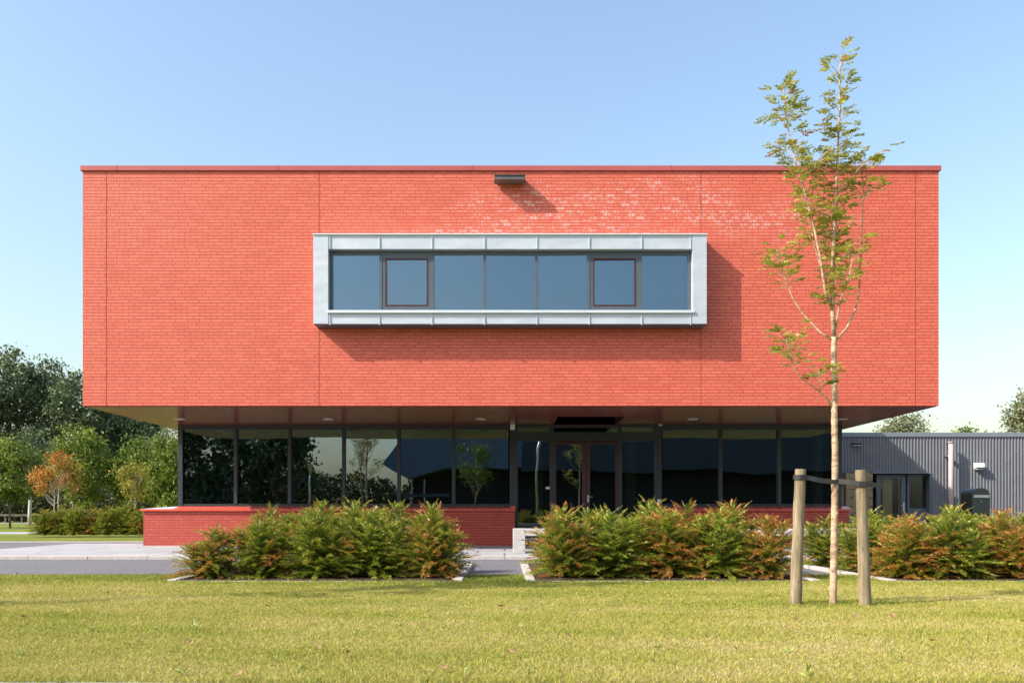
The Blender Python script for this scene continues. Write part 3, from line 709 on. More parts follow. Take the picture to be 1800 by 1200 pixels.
for px in (187, 561, 1232, 1609):
    xx = X(px, YF)
    if XL + 0.1 < xx < XR - 0.1:
        if hx0 - 0.3 < xx < hx1 + 0.3:
            bx('expansion_joint', M['joint'], B, xx - 0.006, xx + 0.006, YF - 0.002, YF + 0.01, ZS, bzb - 0.0)
            bx('expansion_joint', M['joint'], B, xx - 0.006, xx + 0.006, YF - 0.002, YF + 0.01, bzt, ZT)
        else:
            bx('expansion_joint', M['joint'], B, xx - 0.006, xx + 0.006, YF - 0.002, YF + 0.01, ZS, ZT)
# soffit with the recess above the entrance
rx0, rx1, ry0 = X(978, 18.6), X(1094, 18.6), 18.15
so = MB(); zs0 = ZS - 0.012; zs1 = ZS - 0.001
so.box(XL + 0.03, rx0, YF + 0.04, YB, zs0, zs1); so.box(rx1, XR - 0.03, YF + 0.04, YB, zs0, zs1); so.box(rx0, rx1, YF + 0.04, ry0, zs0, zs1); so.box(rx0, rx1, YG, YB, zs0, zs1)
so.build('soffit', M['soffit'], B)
rc = MB(); rc.box(rx0 - 0.05, rx0, ry0, YG, zs1 + 0.002, zs1 + 0.5); rc.box(rx1, rx1 + 0.05, ry0, YG, zs1, zs1 + 0.5); rc.box(rx0, rx1, ry0 - 0.05, ry0, zs1, zs1 + 0.5); rc.box(rx0, rx1, ry0, YG, zs1 + 0.45, zs1 + 0.5)
rc.build('entrance_recess', M['darkhole'], B)
bx('floor_slab', M['inside'], B, XL + T, XR - T, YF + T, YB - T, ZS + 0.56, ZS + 0.8)
for px in (316, 577, 845, 1218, 1482):
    yy = 18.6; xx = X(px, yy); d = MB(); d.tube([(xx, yy, zs0 - 0.014), (xx, yy, zs0 + 0.01)], [0.105, 0.115], 24)
    d.build('downlight', M['lampdisc'], B)
d = MB(); xx = X(1013, 19.0); d.tube([(xx, 19.0, zs0 + 0.30), (xx, 19.0, zs0 + 0.46)], [0.10, 0.10], 24); d.build('downlight', M['white'], B)

# bay window
zo0, zo1 = Z(545.5, by0), Z(437.5, by0); xo0, xo1 = X(577, by0), X(1217.5, by0)
b_ = MB()
b_.box(bxl, xo0, by0, YF + T, bzb, bzt); b_.box(xo1, bxr, by0, YF + T, bzb, bzt)
b_.box(xo0, xo1, by0 + 0.012, YF + T, bzb, zo0 - 0.05); b_.box(xo0, xo1, by0 + 0.012, YF + T, zo1, bzt)
bay = b_.build('bay_window', M['zinc'], B, 0.004)
MB().box(bxl - 0.012, bxr + 0.012, by0 - 0.022, YF - 0.002, bzt, bzt + 0.022).build('cap_flashing', M['zincedge'], bay, 0.003)
MB().box(xo0 - 0.01, xo1 + 0.03, by0 - 0.035, by0 + 0.10, zo0 - 0.05, zo0).build('sill', M['zincedge'], bay, 0.004)
bx('drip_strip', M['frame'], bay, bxl + 0.01, bxr - 0.01, by0 + 0.02, YF - 0.002, bzb - 0.012, bzb)
for px in (580, 667, 759.5, 852, 944, 1036, 1128, 1214):
    xx = X(px, by0)
    bx('standing_seam', M['zinc'], bay, xx - 0.006, xx + 0.006, by0 - 0.006, by0 + 0.012, zo1, bzt)
    bx('standing_seam', M['zinc'], bay, xx - 0.006, xx + 0.006, by0 - 0.006, by0 + 0.012, bzb - 0.025, zo0 - 0.05)
for xx in (bxl - 0.07, bxr + 0.02): bx('bracket', M['steel'], bay, xx, xx + 0.05, YF - 0.04, YF, bzt - 0.04, bzt - 0.01)
gy = by0 + 0.13
fr = MB(); fw = 0.035
fr.box(xo0, xo1, gy, gy + 0.07, zo1 - 0.075, zo1); fr.box(xo0, xo1, gy, gy + 0.07, zo0, zo0 + 0.03)
fr.box(xo0, xo0 + 0.06, gy, gy + 0.07, zo0 + 0.03, zo1 - 0.075); fr.box(xo1 - 0.06, xo1, gy, gy + 0.07, zo0 + 0.03, zo1 - 0.075)
cuts = [667.5, 759.5, 851.5, 943.5, 1035.5, 1127.5]; mull = [X(p, by0) for p in cuts]
for m_ in mull: fr.box(m_ - 0.028, m_ + 0.028, gy - 0.012, gy + 0.07, zo0 + 0.03, zo1 - 0.075)
fr.build('window_frame', M['frame'], bay, 0.003)
edges = [xo0 + 0.06] + mull + [xo1 - 0.06]
for i in range(7):
    a = edges[i] + (0.028 if i else 0); b2 = edges[i+1] - (0.028 if i < 6 else 0); z0, z1 = zo0 + 0.03, zo1 - 0.075
    if i in (1, 5):
        cf = MB(); q = 0.055
        cf.box(a, b2, gy - 0.004, gy + 0.05, z1 - q, z1); cf.box(a, b2, gy - 0.004, gy + 0.05, z0, z0 + q + 0.02)
        cf.box(a, a + q, gy - 0.004, gy + 0.05, z0 + q + 0.02, z1 - q); cf.box(b2 - q, b2, gy - 0.004, gy + 0.05, z0 + q + 0.02, z1 - q)
        cf.build('casement_frame', M['frame'], bay, 0.003)
        a += q; b2 -= q; z1 -= q; z0 += q + 0.02; q = 0.028
        cf = MB(); cf.box(a, b2, gy - 0.008, gy + 0.045, z1 - q, z1); cf.box(a, b2, gy - 0.008, gy + 0.045, z0, z0 + q); cf.box(a, a + q, gy - 0.008, gy + 0.045, z0 + q, z1 - q); cf.box(b2 - q, b2, gy - 0.008, gy + 0.045, z0 + q, z1 - q)
        tag(cf.build('inner_frame', M['frame_red'], bay, 0.002), 'dark red inner frame of the opening casement')
        a += q; b2 -= q; z1 -= q; z0 += q
    pane(M['glass_up'], bay, a, b2, gy + 0.02, z0, z1, 0.005, 'window_pane')
# blinds behind the bay panes
for i in range(7):
    mb = MB(); a, b2 = edges[i] + 0.035, edges[i+1] - 0.035
    zz = zo0 + 0.04
    while zz < zo1 - 0.09:
        mb.face([(a, gy + 0.10, zz), (b2, gy + 0.10, zz), (b2, gy + 0.122, zz + 0.024), (a, gy + 0.122, zz + 0.024)]); zz += 0.0235
    tag(mb.build('venetian_blind', M['blind']), f'closed blue grey blind behind the {ORD[i] if i < 6 else "seventh"} bay window pane from the left', 'blind', 'blinds behind the bay window panes')
bx('interior_wall', M['inside'], B, xo0 - 0.1, xo1 + 0.1, YF + T + 1.0, YF + T + 1.1, ZS + 0.8, ZT - 0.2)

# low brick wall under the glazing
ys = 19.62; zw = 0.80
lw_ = MB(); xe = X(905, ys); x0w = X(252, ys)
lw_.box(x0w, xe, ys, YG - 0.02, 0.0, zw); lw_.box(x0w, x0w + 0.28, YG - 0.02, YB, 0.0, zw)
lw_.build('base_wall', M['brick_low'], B)
rw = MB(); xs = X(1160, ys); x1w = X(1492, ys)
rw.box(xs, x1w, ys, YG - 0.02, 0.0, zw); rw.box(x1w - 0.28, x1w, YG - 0.02, YB, 0.0, zw)
rw.build('base_wall', M['brick_low'], B)
GX0 = X(313, YG); GX1 = X(1480, YG)
s1 = MB(); fo = ys - 0.055
s1.prism([(fo, zw), (fo, zw + 0.045), (YG - 0.02, 0.905), (YG - 0.02, zw)], 'x', GX0 + 0.0, xe - 0.09)
s1.box(xe - 0.09, xe + 0.01, fo, YG - 0.02, zw, 0.91)
# mitred corner piece
cx = x0w - 0.055
n_ = [(cx, fo, zw), (GX0, fo, zw), (GX0, YG - 0.02, zw), (cx, fo, zw + 0.045), (GX0, fo, zw + 0.045), (GX0, YG - 0.02, 0.905)]
s1.face([n_[0], n_[1], n_[4], n_[3]]); s1.face([n_[0], n_[3], n_[5], n_[2]])
s1.build('window_sill', M['sill'], B)
s2 = MB(); s2.prism([(cx, zw), (cx, zw + 0.045), (GX0, 0.905), (GX0, zw)], 'y', YG - 0.0, YB)
s2.face([n_[3], n_[4], n_[5]]); s2.face([n_[3], n_[5], (cx, YG, zw + 0.045)]); s2.face([n_[0], n_[3], (cx, YG, zw + 0.045), (cx, YG, zw)])
tag(s2.build('window_sill', M['sill_glare'], B), 'sill on the left side wall with sun glare in its pale colour')
s3 = MB(); s3.prism([(fo, zw), (fo, zw + 0.045), (YG - 0.02, 0.905), (YG - 0.02, zw)], 'x', xs - 0.01, x1w + 0.05); s3.build('window_sill', M['sill'], B)

# ground floor glazing
zt2 = ZS - 0.014; gz0 = 0.905
def glazing(px_list, z0, name='window'):
    f = MB(); xs_ = [X(p, YG) for p in px_list]
    f.box(xs_[0], xs_[-1], YG, YG + 0.12, zt2 - 0.10, zt2); f.box(xs_[0], xs_[-1], YG, YG + 0.12, z0, z0 + 0.055)
    for i, x in enumerate(xs_):
        wdt = 0.075
        if 0 < i < len(xs_) - 1: f.box(x - wdt / 2, x + wdt / 2, YG - 0.012, YG + 0.12, z0 + 0.055, zt2 - 0.10)
    wf = f.build(name, M['frame_dark'], B, 0.003)
    for a, b2 in zip(xs_[:-1], xs_[1:]):
        pane(M['glass'], wf, a + 0.03, b2 - 0.03, YG + 0.05, z0 + 0.04, zt2 - 0.09, 0.0025)
    return wf
pl = [321, 414, 509, 604, 701, 797.5, 896]
glazing(pl, gz0)
pr_ = [1163, 1267, 1370, 1472]
glazing(pr_, gz0)
for a, b2 in ((313, 321), (1472, 1480)): bx('corner_post', M['frame_dark'], B, X(a, YG), X(b2, YG), YG - 0.01, YG + 0.14, gz0, zt2, 0.003)
bx('post', M['frame_dark'], B, X(896, YG), X(910, YG), YG - 0.02, YG + 0.14, 0.03, zt2, 0.003)
bx('post', M['frame_dark'], B, X(1151, YG), X(1163, YG), YG - 0.02, YG + 0.14, 0.03, zt2, 0.003)
# side glazing
for side, x, sgn in ((0, GX0, 1), (1, GX1, -1)):
    f = MB(); xa, xb = sorted((x, x + sgn * 0.1))
    f.box(xa, xb, YG + 0.14, YB, zt2 - 0.10, zt2); f.box(xa, xb, YG + 0.14, YB, gz0, gz0 + 0.055)
    for yy in (21.2, 22.5, 23.8, 25.1, 26.4): f.box(xa, xb, yy, yy + 0.07, gz0 + 0.055, zt2 - 0.10)
    wf = f.build('side_window', M['frame_dark'], B)
    bx('pane', M['glass'], wf, (xa + xb) / 2 - 0.004, (xa + xb) / 2 + 0.004, YG + 0.14, YB - 0.1, gz0 + 0.04, zt2 - 0.09)
# entrance
ex0, ex1 = X(910, YG), X(1151, YG); m1, m2 = X(970, YG), X(1090, YG); tz0, tz1 = Z(775, YG), Z(759, YG)
e = MB(); e.box(ex0, ex1, YG, YG + 0.12, zt2 - 0.05, zt2); e.box(ex0, ex1, YG - 0.01, YG + 0.13, tz0, tz1)
for m_ in (m1, m2): e.box(m_ - 0.045, m_ + 0.045, YG, YG + 0.12, 0.03, tz0); e.box(m_ - 0.045, m_ + 0.045, YG, YG + 0.12, tz1, zt2 - 0.05)
e.box(ex0, m1 - 0.045, YG, YG + 0.12, 0.03, 0.12); e.box(m2 + 0.045, ex1, YG, YG + 0.12, 0.03, 0.12)
ef = e.build('entrance_frame', M['frame_dark'], B, 0.003)
for a, b2, z0, z1 in ((ex0, m1 - 0.045, 0.12, tz0), (m2 + 0.045, ex1, 0.12, tz0), (ex0, m1 - 0.045, tz1, zt2 - 0.05), (m1 + 0.045, m2 - 0.045, tz1, zt2 - 0.05), (m2 + 0.045, ex1, tz1, zt2 - 0.05)):
    bx('pane', M['glass'], ef, a, b2, YG + 0.05, YG + 0.058, z0, z1)
mc = X(1030.5, YG)
for a, b2, hs in ((m1 + 0.045, mc - 0.004, -1), (mc + 0.004, m2 - 0.045, 1)):
    d = MB(); sa, sb = (0.055, 0.085) if hs < 0 else (0.085, 0.055)
    d.box(a, a + sa, YG + 0.02, YG + 0.08, 0.05, tz0 - 0.01); d.box(b2 - sb, b2, YG + 0.02, YG + 0.08, 0.05, tz0 - 0.01)
    d.box(a + sa, b2 - sb, YG + 0.02, YG + 0.08, 0.05, 0.16); d.box(a + sa, b2 - sb, YG + 0.02, YG + 0.08, tz0 - 0.07, tz0 - 0.01)
    dr = d.build('door', M['frame_red'], B, 0.003)
    bx('pane', M['glass'], dr, a + sa, b2 - sb, YG + 0.046, YG + 0.054, 0.16, tz0 - 0.07)
    if hs > 0:
        hx = a + 0.04; hd = MB(); hd.box(hx - 0.02, hx + 0.02, YG + 0.005, YG + 0.02, 1.0, 1.16); hd.tube([(hx, YG - 0.01, 1.12), (hx + 0.01, YG - 0.03, 1.12), (hx + 0.1, YG - 0.03, 1.12)], 0.008, 8)
        hd.build('handle', M['steel'], dr)
bx('sensor', M['white'], B, X(897, YG), X(905, YG), YG - 0.12, YG - 0.02, Z(755.5, YG), Z(746.5, YG), 0.01)
bx('sensor', M['white'], B, X(1157, YG), X(1163, YG), YG - 0.12, YG - 0.02, Z(748, YG), Z(739, YG), 0.01)
bx('doorbell', M['white'], B, X(1155, YG), X(1161, YG), YG - 0.04, YG - 0.02, Z(883, YG), Z(877, YG), 0.004)
bx('sticker', M['white'], B, X(959.5, YG), X(967, YG), YG + 0.046, YG + 0.049, Z(859, YG), Z(855, YG))
# interior shell
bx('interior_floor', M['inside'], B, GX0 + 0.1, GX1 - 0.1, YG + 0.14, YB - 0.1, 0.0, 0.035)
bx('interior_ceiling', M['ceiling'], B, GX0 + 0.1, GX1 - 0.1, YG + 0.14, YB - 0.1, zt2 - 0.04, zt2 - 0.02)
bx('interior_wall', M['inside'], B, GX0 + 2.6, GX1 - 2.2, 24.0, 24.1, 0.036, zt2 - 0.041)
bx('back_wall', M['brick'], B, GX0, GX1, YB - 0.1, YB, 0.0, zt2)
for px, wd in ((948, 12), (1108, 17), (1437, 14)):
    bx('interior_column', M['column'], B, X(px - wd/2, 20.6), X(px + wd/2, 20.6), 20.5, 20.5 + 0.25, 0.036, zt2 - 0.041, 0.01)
# venetian blind behind the corner pane
mb = MB(); zz = 0.99; a, b2 = X(328, YG), X(410, YG)
while zz < 2.62:
    mb.face([(a, YG + 0.20, zz), (b2, YG + 0.20, zz), (b2, YG + 0.222, zz + 0.014), (a, YG + 0.222, zz + 0.014)]); zz += 0.027
tag(mb.build('venetian_blind', M['blind2']), 'half open grey slatted blind behind the leftmost ground floor pane', 'blind')
for i, (px, hh, wd) in enumerate(((333, 0.10, 0.05), (339, 0.18, 0.06), (345, 0.11, 0.05), (354, 0.12, 0.06))):
    xx = X(px, YG + 0.12); v = MB()
    v.tube([(xx, YG + 0.11, 0.962), (xx, YG + 0.11, 0.962 + hh * 0.3), (xx, YG + 0.11, 0.962 + hh * 0.8), (xx, YG + 0.11, 0.962 + hh)], [wd * 0.5, wd * 0.75, wd * 0.7, wd * 0.8], 14)
    tag(v.build('small_vase', M['white']), f'small white vase on the inner window ledge, {ORD[i]} of four from the corner post', 'vase', 'small vases on the corner window ledge')

# floodlight under the roof edge
def floodlight():
    yy = YF - 0.28; x0, x1 = X(868.5, yy), X(924, yy); z1 = Z(307.5, yy); z0 = Z(315, yy)
    r = empty('wall_floodlight', ((x0 + x1) / 2, YF, (z0 + z1) / 2), 'flat dark floodlight fixed to the brick wall under the roof edge', 'lamp')
    h_ = MB(); h_.prism([(YF - 0.02, z1 - 0.005), (yy + 0.02, z1 + 0.0), (yy + 0.02, z0 + 0.03), (YF - 0.02, z0 + 0.04)], 'x', x0 + 0.008, x1 - 0.008)
    h_.build('housing', M['lampgrey'], r, 0.004)
    bx('rim', M['lampside'], r, x0, x1, yy, YF - 0.05, z0 - 0.005, z0 + 0.034, 0.004)
    bx('top_plate', M['lampside'], r, x0 + 0.004, x1 - 0.004, yy + 0.005, YF, z1, z1 + 0.012, 0.003)
floodlight()

# concrete benches
def bench(x0, x1, y0, label):
    r = empty('concrete_bench', ((x0 + x1) / 2, y0 + 0.25, 0.03), label, 'bench', 'concrete benches on the pavement')
    zt3 = 0.475
    bx('seat', M['concrete'], r, x0 + 0.221, x1 - 0.221, y0 + 0.003, y0 + 0.497, zt3 - 0.13, zt3 - 0.003, 0.006)
    for a in (x0, x1 - 0.22): bx('leg', M['concrete'], r, a, a + 0.22, y0, y0 + 0.5, 0.03, zt3, 0.008)
Ybn = 15.9
bench(X(560, Ybn), X(762, Ybn), Ybn, 'pale concrete bench half hidden behind the left bed of shrubs')
bench(X(902, Ybn), X(1105, Ybn), Ybn, 'pale concrete bench with its end block showing beside the middle bed of shrubs')
bench(X(1222, Ybn), X(1530, Ybn), Ybn, 'pale concrete bench showing behind the left wooden stake, right of the entrance')

# ------------------------------------------------------------------ grey corrugated annex
YA = 29.2
A = empty('corrugated_building', (12, YA, 0), 'low flat roofed grey blue building of corrugated sheet right of the brick building', 'building')
za1 = Z(768, YA); zc1 = Z(760, YA); pitch = 0.104
def corr(x0, x1, z0, z1, y):
    n = int((x1 - x0) / pitch * 8); vs_ = []
    for i in range(n + 1):
        x = x0 + (x1 - x0) * i / n; ph = (x / pitch) % 1
        prof = 0.5 - 0.5 * math.cos(2 * math.pi * ph); prof = min(1, max(0, (prof - 0.2) / 0.6))
        vs_.append((x, y - 0.035 * prof))
    m = MB()
    for (xa, ya), (xb, yb) in zip(vs_[:-1], vs_[1:]): m.face([(xa, ya, z0), (xb, yb, z0), (xb, yb, z1), (xa, ya, z1)])
    return m
ox0, ox1, oz = X(1470, YA), X(1637, YA), Z(830, YA)
wall = corr(X(1300, YA), X(2300, YA), oz, za1, YA)
w2 = corr(ox1, X(2300, YA), 0.0, oz, YA); k = len(wall.v); wall.v += w2.v; wall.f += [tuple(i + k for i in f) for f in w2.f]; wall.mi += w2.mi; wall.sm += w2.sm
wall.build('corrugated_wall', M['corr'], A)
bx('wall_core', M['inside'], A, X(1300, YA), X(2300, YA), YA + 0.30, YA + 0.4, oz, za1)
bx('roof_edge', M['corrcap'], A, X(1300, YA), X(2300, YA), YA - 0.06, YA + 14, za1, zc1, 0.01)
bx('lintel', M['corrcap'], A, ox0, ox1 + 0.02, YA - 0.045, YA + 0.25, oz - 0.03, oz - 0.002)
bx('reveal', M['annexframe'], A, ox1 - 0.06, ox1, YA - 0.03, YA + 0.25, 0.0, oz - 0.03)
yd = YA + 0.2; sx = 1.0
dx0, dx1 = X(1541, yd), X(1592, yd); dz1 = oz - 0.06
f = MB(); f.box(dx0, dx0 + 0.13, yd, yd + 0.06, 0, dz1); f.box(dx1 - 0.15, dx1, yd, yd + 0.06, 0, dz1); f.box(dx0 + 0.13, dx1 - 0.15, yd, yd + 0.06, dz1 - 0.14, dz1); f.box(dx0 + 0.13, dx1 - 0.15, yd, yd + 0.06, 0, 0.2)
dr = f.build('door', M['annexframe'], A, 0.004)
bx('pane', M['glass_far'], dr, dx0 + 0.13, dx1 - 0.15, yd + 0.03, yd + 0.036, 0.2, dz1 - 0.14)
hd = MB(); hx = dx1 - 0.07; hd.box(hx - 0.02, hx + 0.02, yd - 0.02, yd, 0.82, 1.10); hd.tube([(hx, yd - 0.02, 1.0), (hx, yd - 0.06, 1.0), (hx - 0.12, yd - 0.06, 1.0)], 0.012, 8); hd.build('handle', M['steel'], dr)
wx0, wx1 = X(1595, yd), X(1633, yd); wz0 = Z(893, yd)
f = MB(); f.box(wx0, wx1, yd, yd + 0.06, dz1 - 0.06, dz1); f.box(wx0, wx1, yd, yd + 0.06, wz0 - 0.1, wz0); f.box(wx0, wx0 + 0.07, yd, yd + 0.06, wz0, dz1 - 0.06); f.box(wx1 - 0.07, wx1, yd, yd + 0.06, wz0, dz1 - 0.06)
wf = f.build('window', M['annexframe'], A, 0.004)
bx('pane', M['glass_far'], wf, wx0 + 0.07, wx1 - 0.07, yd + 0.03, yd + 0.036, wz0, dz1 - 0.06)
corr(wx0, wx1, 0.0, wz0 - 0.1, yd + 0.03).build('lower_panel', M['corr'], A)
# seen inside through the annex glass
bx('interior_panel', M['tan'], A, X(1552, yd + 0.27), X(1568, yd + 0.27), yd + 0.25, yd + 0.3, 0.0, 2.0)
bx('interior_panel', M['tan'], A, X(1580, yd + 0.27), X(1586, yd + 0.27), yd + 0.25, yd + 0.3, 0.0, 2.0)
bx('interior_wall', M['inside'], A, ox0 - 1, ox1 + 3, yd + 2.5, yd + 2.6, -0.1, za1)
bx('interior_wall', M['inside'], A, ox1 + 0.3, ox1 + 0.4, yd + 0.2, yd + 2.5, -0.1, za1)
bx('closing_wall', M['tan'], A, ox0, dx0 - 0.002, yd + 0.35, yd + 0.45, 0, oz - 0.03)
# timber slat screen
S = empty('slatted_screen', (X(1507, 28.8), 28.8, 0), 'screen of horizontal timber boards beside the annex door', 'screen')
for i in range(7):
    z0 = 0.15 + i * 0.275
    bx('board', M['slat'], S, X(1487, 28.8), X(1534, 28.8), 28.79, 28.82, z0, z0 + 0.245, 0.004)
for px in (1484, 1497, 1531): bx('post', M['frame_red'], S, X(px, 28.8), X(px, 28.8) + 0.07, 28.825, 28.9, 0, 2.08)
def cyl(name, mat, x, y, z0, z1, r, label, cat):
    m = MB(); m.tube([(x, y, z0), (x, y, z1)], r, 20); return tag(m.build(name, mat), label, cat)
P_ = empty('vent_pipe', (X(1671.5, 28.9), 28.9, 0), 'pale pinkish upright pipe standing before the corrugated wall', 'pipe')
m = MB(); m.tube([(X(1671.5, 28.9), 28.9, 0), (X(1671.5, 28.9), 28.9, Z(777, 28.9))], 0.075, 20); m.build('pipe', M['pipe'], P_)
m = MB(); m.tube([(X(1671, 28.9), 28.9, Z(778, 28.9)), (X(1671, 28.9), 28.9, Z(776, 28.9))], 0.095, 20); m.build('pipe_cap', M['pipe'], P_)
for zz in (1.0, 2.6): bx('bracket', M['steel'], P_, X(1671.5, 28.9) - 0.09, X(1671.5, 28.9) + 0.09, 28.97, YA - 0.03, zz, zz + 0.03)
def wlamp(px0, px1, py0, py1, mat, label):
    yy = YA - 0.25; r = empty('wall_lamp', (X((px0+px1)/2, yy), YA - 0.04, Z(py1, yy)), label, 'lamp')
    m = MB(); m.prism([(yy, Z(py1, yy) + 0.05), (yy + 0.02, Z(py0, yy)), (YA - 0.035, Z(py0, yy)), (YA - 0.035, Z(py1, yy))], 'x', X(px0, yy), X(px1, yy)); m.build('lamp_housing', mat, r, 0.015)
    bx('lamp_glass', M['white'], r, X(px0, yy) + 0.03, X(px1, yy) - 0.03, yy + 0.06, YA - 0.06, Z(py1, yy) - 0.012, Z(py1, yy) + 0.01)
wlamp(1500, 1517, 777, 782, M['lampgrey'], 'dark flat wall lamp in the shade on the corrugated wall')
wlamp(1717, 1732, 813, 824, M['white'], 'white wall lamp in the sun on the corrugated wall')

# letterbox
def letterbox():
    y = 22.0; x0, x1 = X(1708.5, y), X(1740.5, y); zt3 = Z(857, y); r_ = (x1 - x0) / 2; yb = y + 0.0
    r = empty('letterbox', ((x0 + x1) / 2, y + 0.25, 0), 'dark round topped letterbox with a pale label strip before the corrugated wall', 'letterbox')
    prof = [(x0, 0.55), (x1, 0.55)] + [((x0 + x1) / 2 + r_ * math.cos(R(a)), zt3 - r_ * 0.8 + r_ * 0.8 * math.sin(R(a))) for a in range(0, 181, 12)]
    sh = MB(); dxs = X(1697, y) - x0
    # body runs back and slightly to the left
    n = len(sh.v); kk = len(prof)
    sh.v += [(p[0], y, p[1]) for p in prof] + [(p[0] - 0.10, y + 0.36, p[1]) for p in prof]
    sh.f.append(tuple(range(kk))); sh.f.append(tuple(reversed(range(kk, 2 * kk))))
    for i in range(kk): sh.f.append((i, (i+1) % kk, kk + (i+1) % kk, kk + i))
    sh.mi = [0] * (kk + 2); sh.sm = [False] * (kk + 2)
    sh.build('body', M['mailbox'], r, 0.006)
    bx('label_strip', M['steel'], r, x0 + 0.04, x1 - 0.02, y - 0.012, y - 0.001, Z(874, y), Z(869.5, y))
    bx('door', M['mailbox'], r, x0 + 0.02, x1 - 0.02, y - 0.009, y - 0.001, 0.6, Z(878, y), 0.003)
    m = MB(); m.tube([((x0+x1)/2, y - 0.014, Z(881, y)), ((x0+x1)/2, y - 0.008, Z(881, y))], 0.012, 12); m.build('lock', M['steel'], r)
    bx('leg', M['mailbox'], r, (x0+x1)/2 - 0.15, (x0+x1)/2 - 0.02, y + 0.12, y + 0.25, -0.02, 0.55)
letterbox()

# ------------------------------------------------------------------ trees left, behind the drive
G1 = 'tall dark trees behind the left of the building'
dark = [(-45, 92, 15.5, 4.6, 'far left edge of the picture'), (30, 96, 17.3, 4.2, 'left edge, its top the highest'), (86, 99, 16.9, 3.9, 'behind the orange leaved tree'), (138, 95, 15.0, 4.0, 'just left of the brick box corner'),
        (196, 102, 13.5, 4.4, 'behind the upper left corner of the soffit'), (246, 98, 12.0, 4.0, 'above the far hedge, under the soffit')]
for i, (px, Y, H, r, wh) in enumerate(dark):
    tree('poplar_tree', f'tall dark silvery leaved tree, {wh}', 'tree', G1, X(px, Y), Y, H, r, 1.5, 150, 95, 0.20, M['leaf_dark'], M['bark'], 40 + i, 'poplar', 0.62, 0.3)
tree('willow_tree', 'pale silvery green tree half hidden by the glazed corner of the building', 'tree', 'background trees', X(300, 80), 80, 8.3, 3.4, 0.8, 90, 90, 0.15, M['leaf_silver'], M['bark'], 61, 'oval', 0.5, 0.2)
tree('willow_tree', 'grey green tree right behind the glazed corner, low', 'tree', 'background trees', X(345, 85), 85, 8.0, 3.2, 0.8, 70, 80, 0.15, M['leaf_silver'], M['bark'], 62, 'oval', 0.5, 0.2)
G2 = 'young green trees beyond the drive'
young = [(18, 46, 4.6, 1.5, 1.1, 'at the left edge of the picture'), (146, 44, 5.25, 1.35, 1.0, 'tall and bright behind the orange tree'), (232, 45, 4.55, 1.35, 0.9, 'behind the yellowing tree'), (296, 44, 4.7, 1.1, 0.9, 'touching the glazed corner of the building'), (-60, 46, 5, 1.5, 1, 'just out of view on the left')]
for i, (px, Y, H, r, b0, wh) in enumerate(young):
    tree('maple_tree', f'young bright green leafy tree {wh}', 'tree', G2, X(px, Y), Y, H, r, b0, 85, 95, 0.085, M['leaf_green'], M['bark'], 70 + i, 'oval', 0.23, 0.06)
def redtip(P, t): return np.clip(t + 0.03 + 0.26 * (-P[:, 0] / 1.2) + 0.22 * (P[:, 2] - 2.4) / 1.2, 0, 1)
tree('autumn_tree', 'small young tree with orange and red autumn leaves left of the building', 'tree', None, X(94, 38), 38, 3.35, 1.12, 1.55, 24, 120, 0.06, M['leaf_orange'], M['palebark'], 81, 'oval', 0.17, 0.035, redtip)
tree('autumn_tree', 'small young tree turning yellow orange near the glazed corner of the building', 'tree', None, X(238, 38), 38, 3.05, 0.62, 1.3, 20, 95, 0.06, M['leaf_yellow'], M['palebark'], 82, 'oval', 0.17, 0.035)
# pale trunks among the trees
for i, (px, Y, H, wh) in enumerate(((52, 57, 6.2, 'with a bare white trunk at the left'), (103, 60, 5.6, 'with a pale trunk beside the orange tree'), (128, 58, 5.6, 'with a thin pale trunk behind the hedge'), (279, 62, 6.0, 'with a pale trunk left of the low brick wall'))):
    tree('birch_tree', f'slim birch {wh}', 'tree', 'birches among the trees', X(px, Y), Y, H, 1.1, 3.4, 34, 60, 0.09, M['leaf_dark'], M['palebark'], 90 + i, 'oval', 0.3, 0.13 if i == 0 else 0.06)
# undergrowth and far wood (nobody could count it)
def thicket(name, label, x0, x1, y0, y1, h0, h1, n, leaf, mat, seed):
    rg = np.random.default_rng(seed); x = rg.uniform(x0, x1, n); y = rg.uniform(y0, y1, n)
    top = h0 + (h1 - h0) * (0.5 + 0.25 * np.sin(x * 0.55 + seed) + 0.25 * np.sin(x * 1.37 + 2 * seed)) * rg.uniform(0.8, 1.05, n)
    z = rg.random(n) ** 0.8 * top - 0.05
    V = quads(np.stack([x, y, z], 1), rg.uniform(0.6, 1.2, n) * leaf, 0.6, rg)
    tag(put(name, mesh_np(name, V, 4, np.clip(rg.normal(0.5, 0.25, n), 0, 1)), mat), label, 'undergrowth', kind='stuff')
thicket('undergrowth', 'dark tangled undergrowth below the trees left of the building', X(-80, 72), X(350, 72), 72, 84, 2.2, 3.8, 30000, 0.17, M['leaf_under'], 3)
thicket('far_wood', 'dark far wood edge behind the trees', X(-300, 112), X(420, 112), 108, 122, 6, 9.5, 42000, 0.30, M['leaf_under'], 5)
# low rail fence beyond the field
RF = empty('rail_fence', (X(25, 70), 70.5, 0), 'low dark rail fence across the field at the left edge', 'fence')
bx('rail', M['bark'], RF, X(-120, 70), X(120, 70), 70.46, 70.52, 0.48, 0.62); 
for i in range(9):
    xx = X(-115 + i * 29, 70); bx('post', M['bark'], RF, xx, xx + 0.12, 70.53, 70.65, -0.06, 0.64)
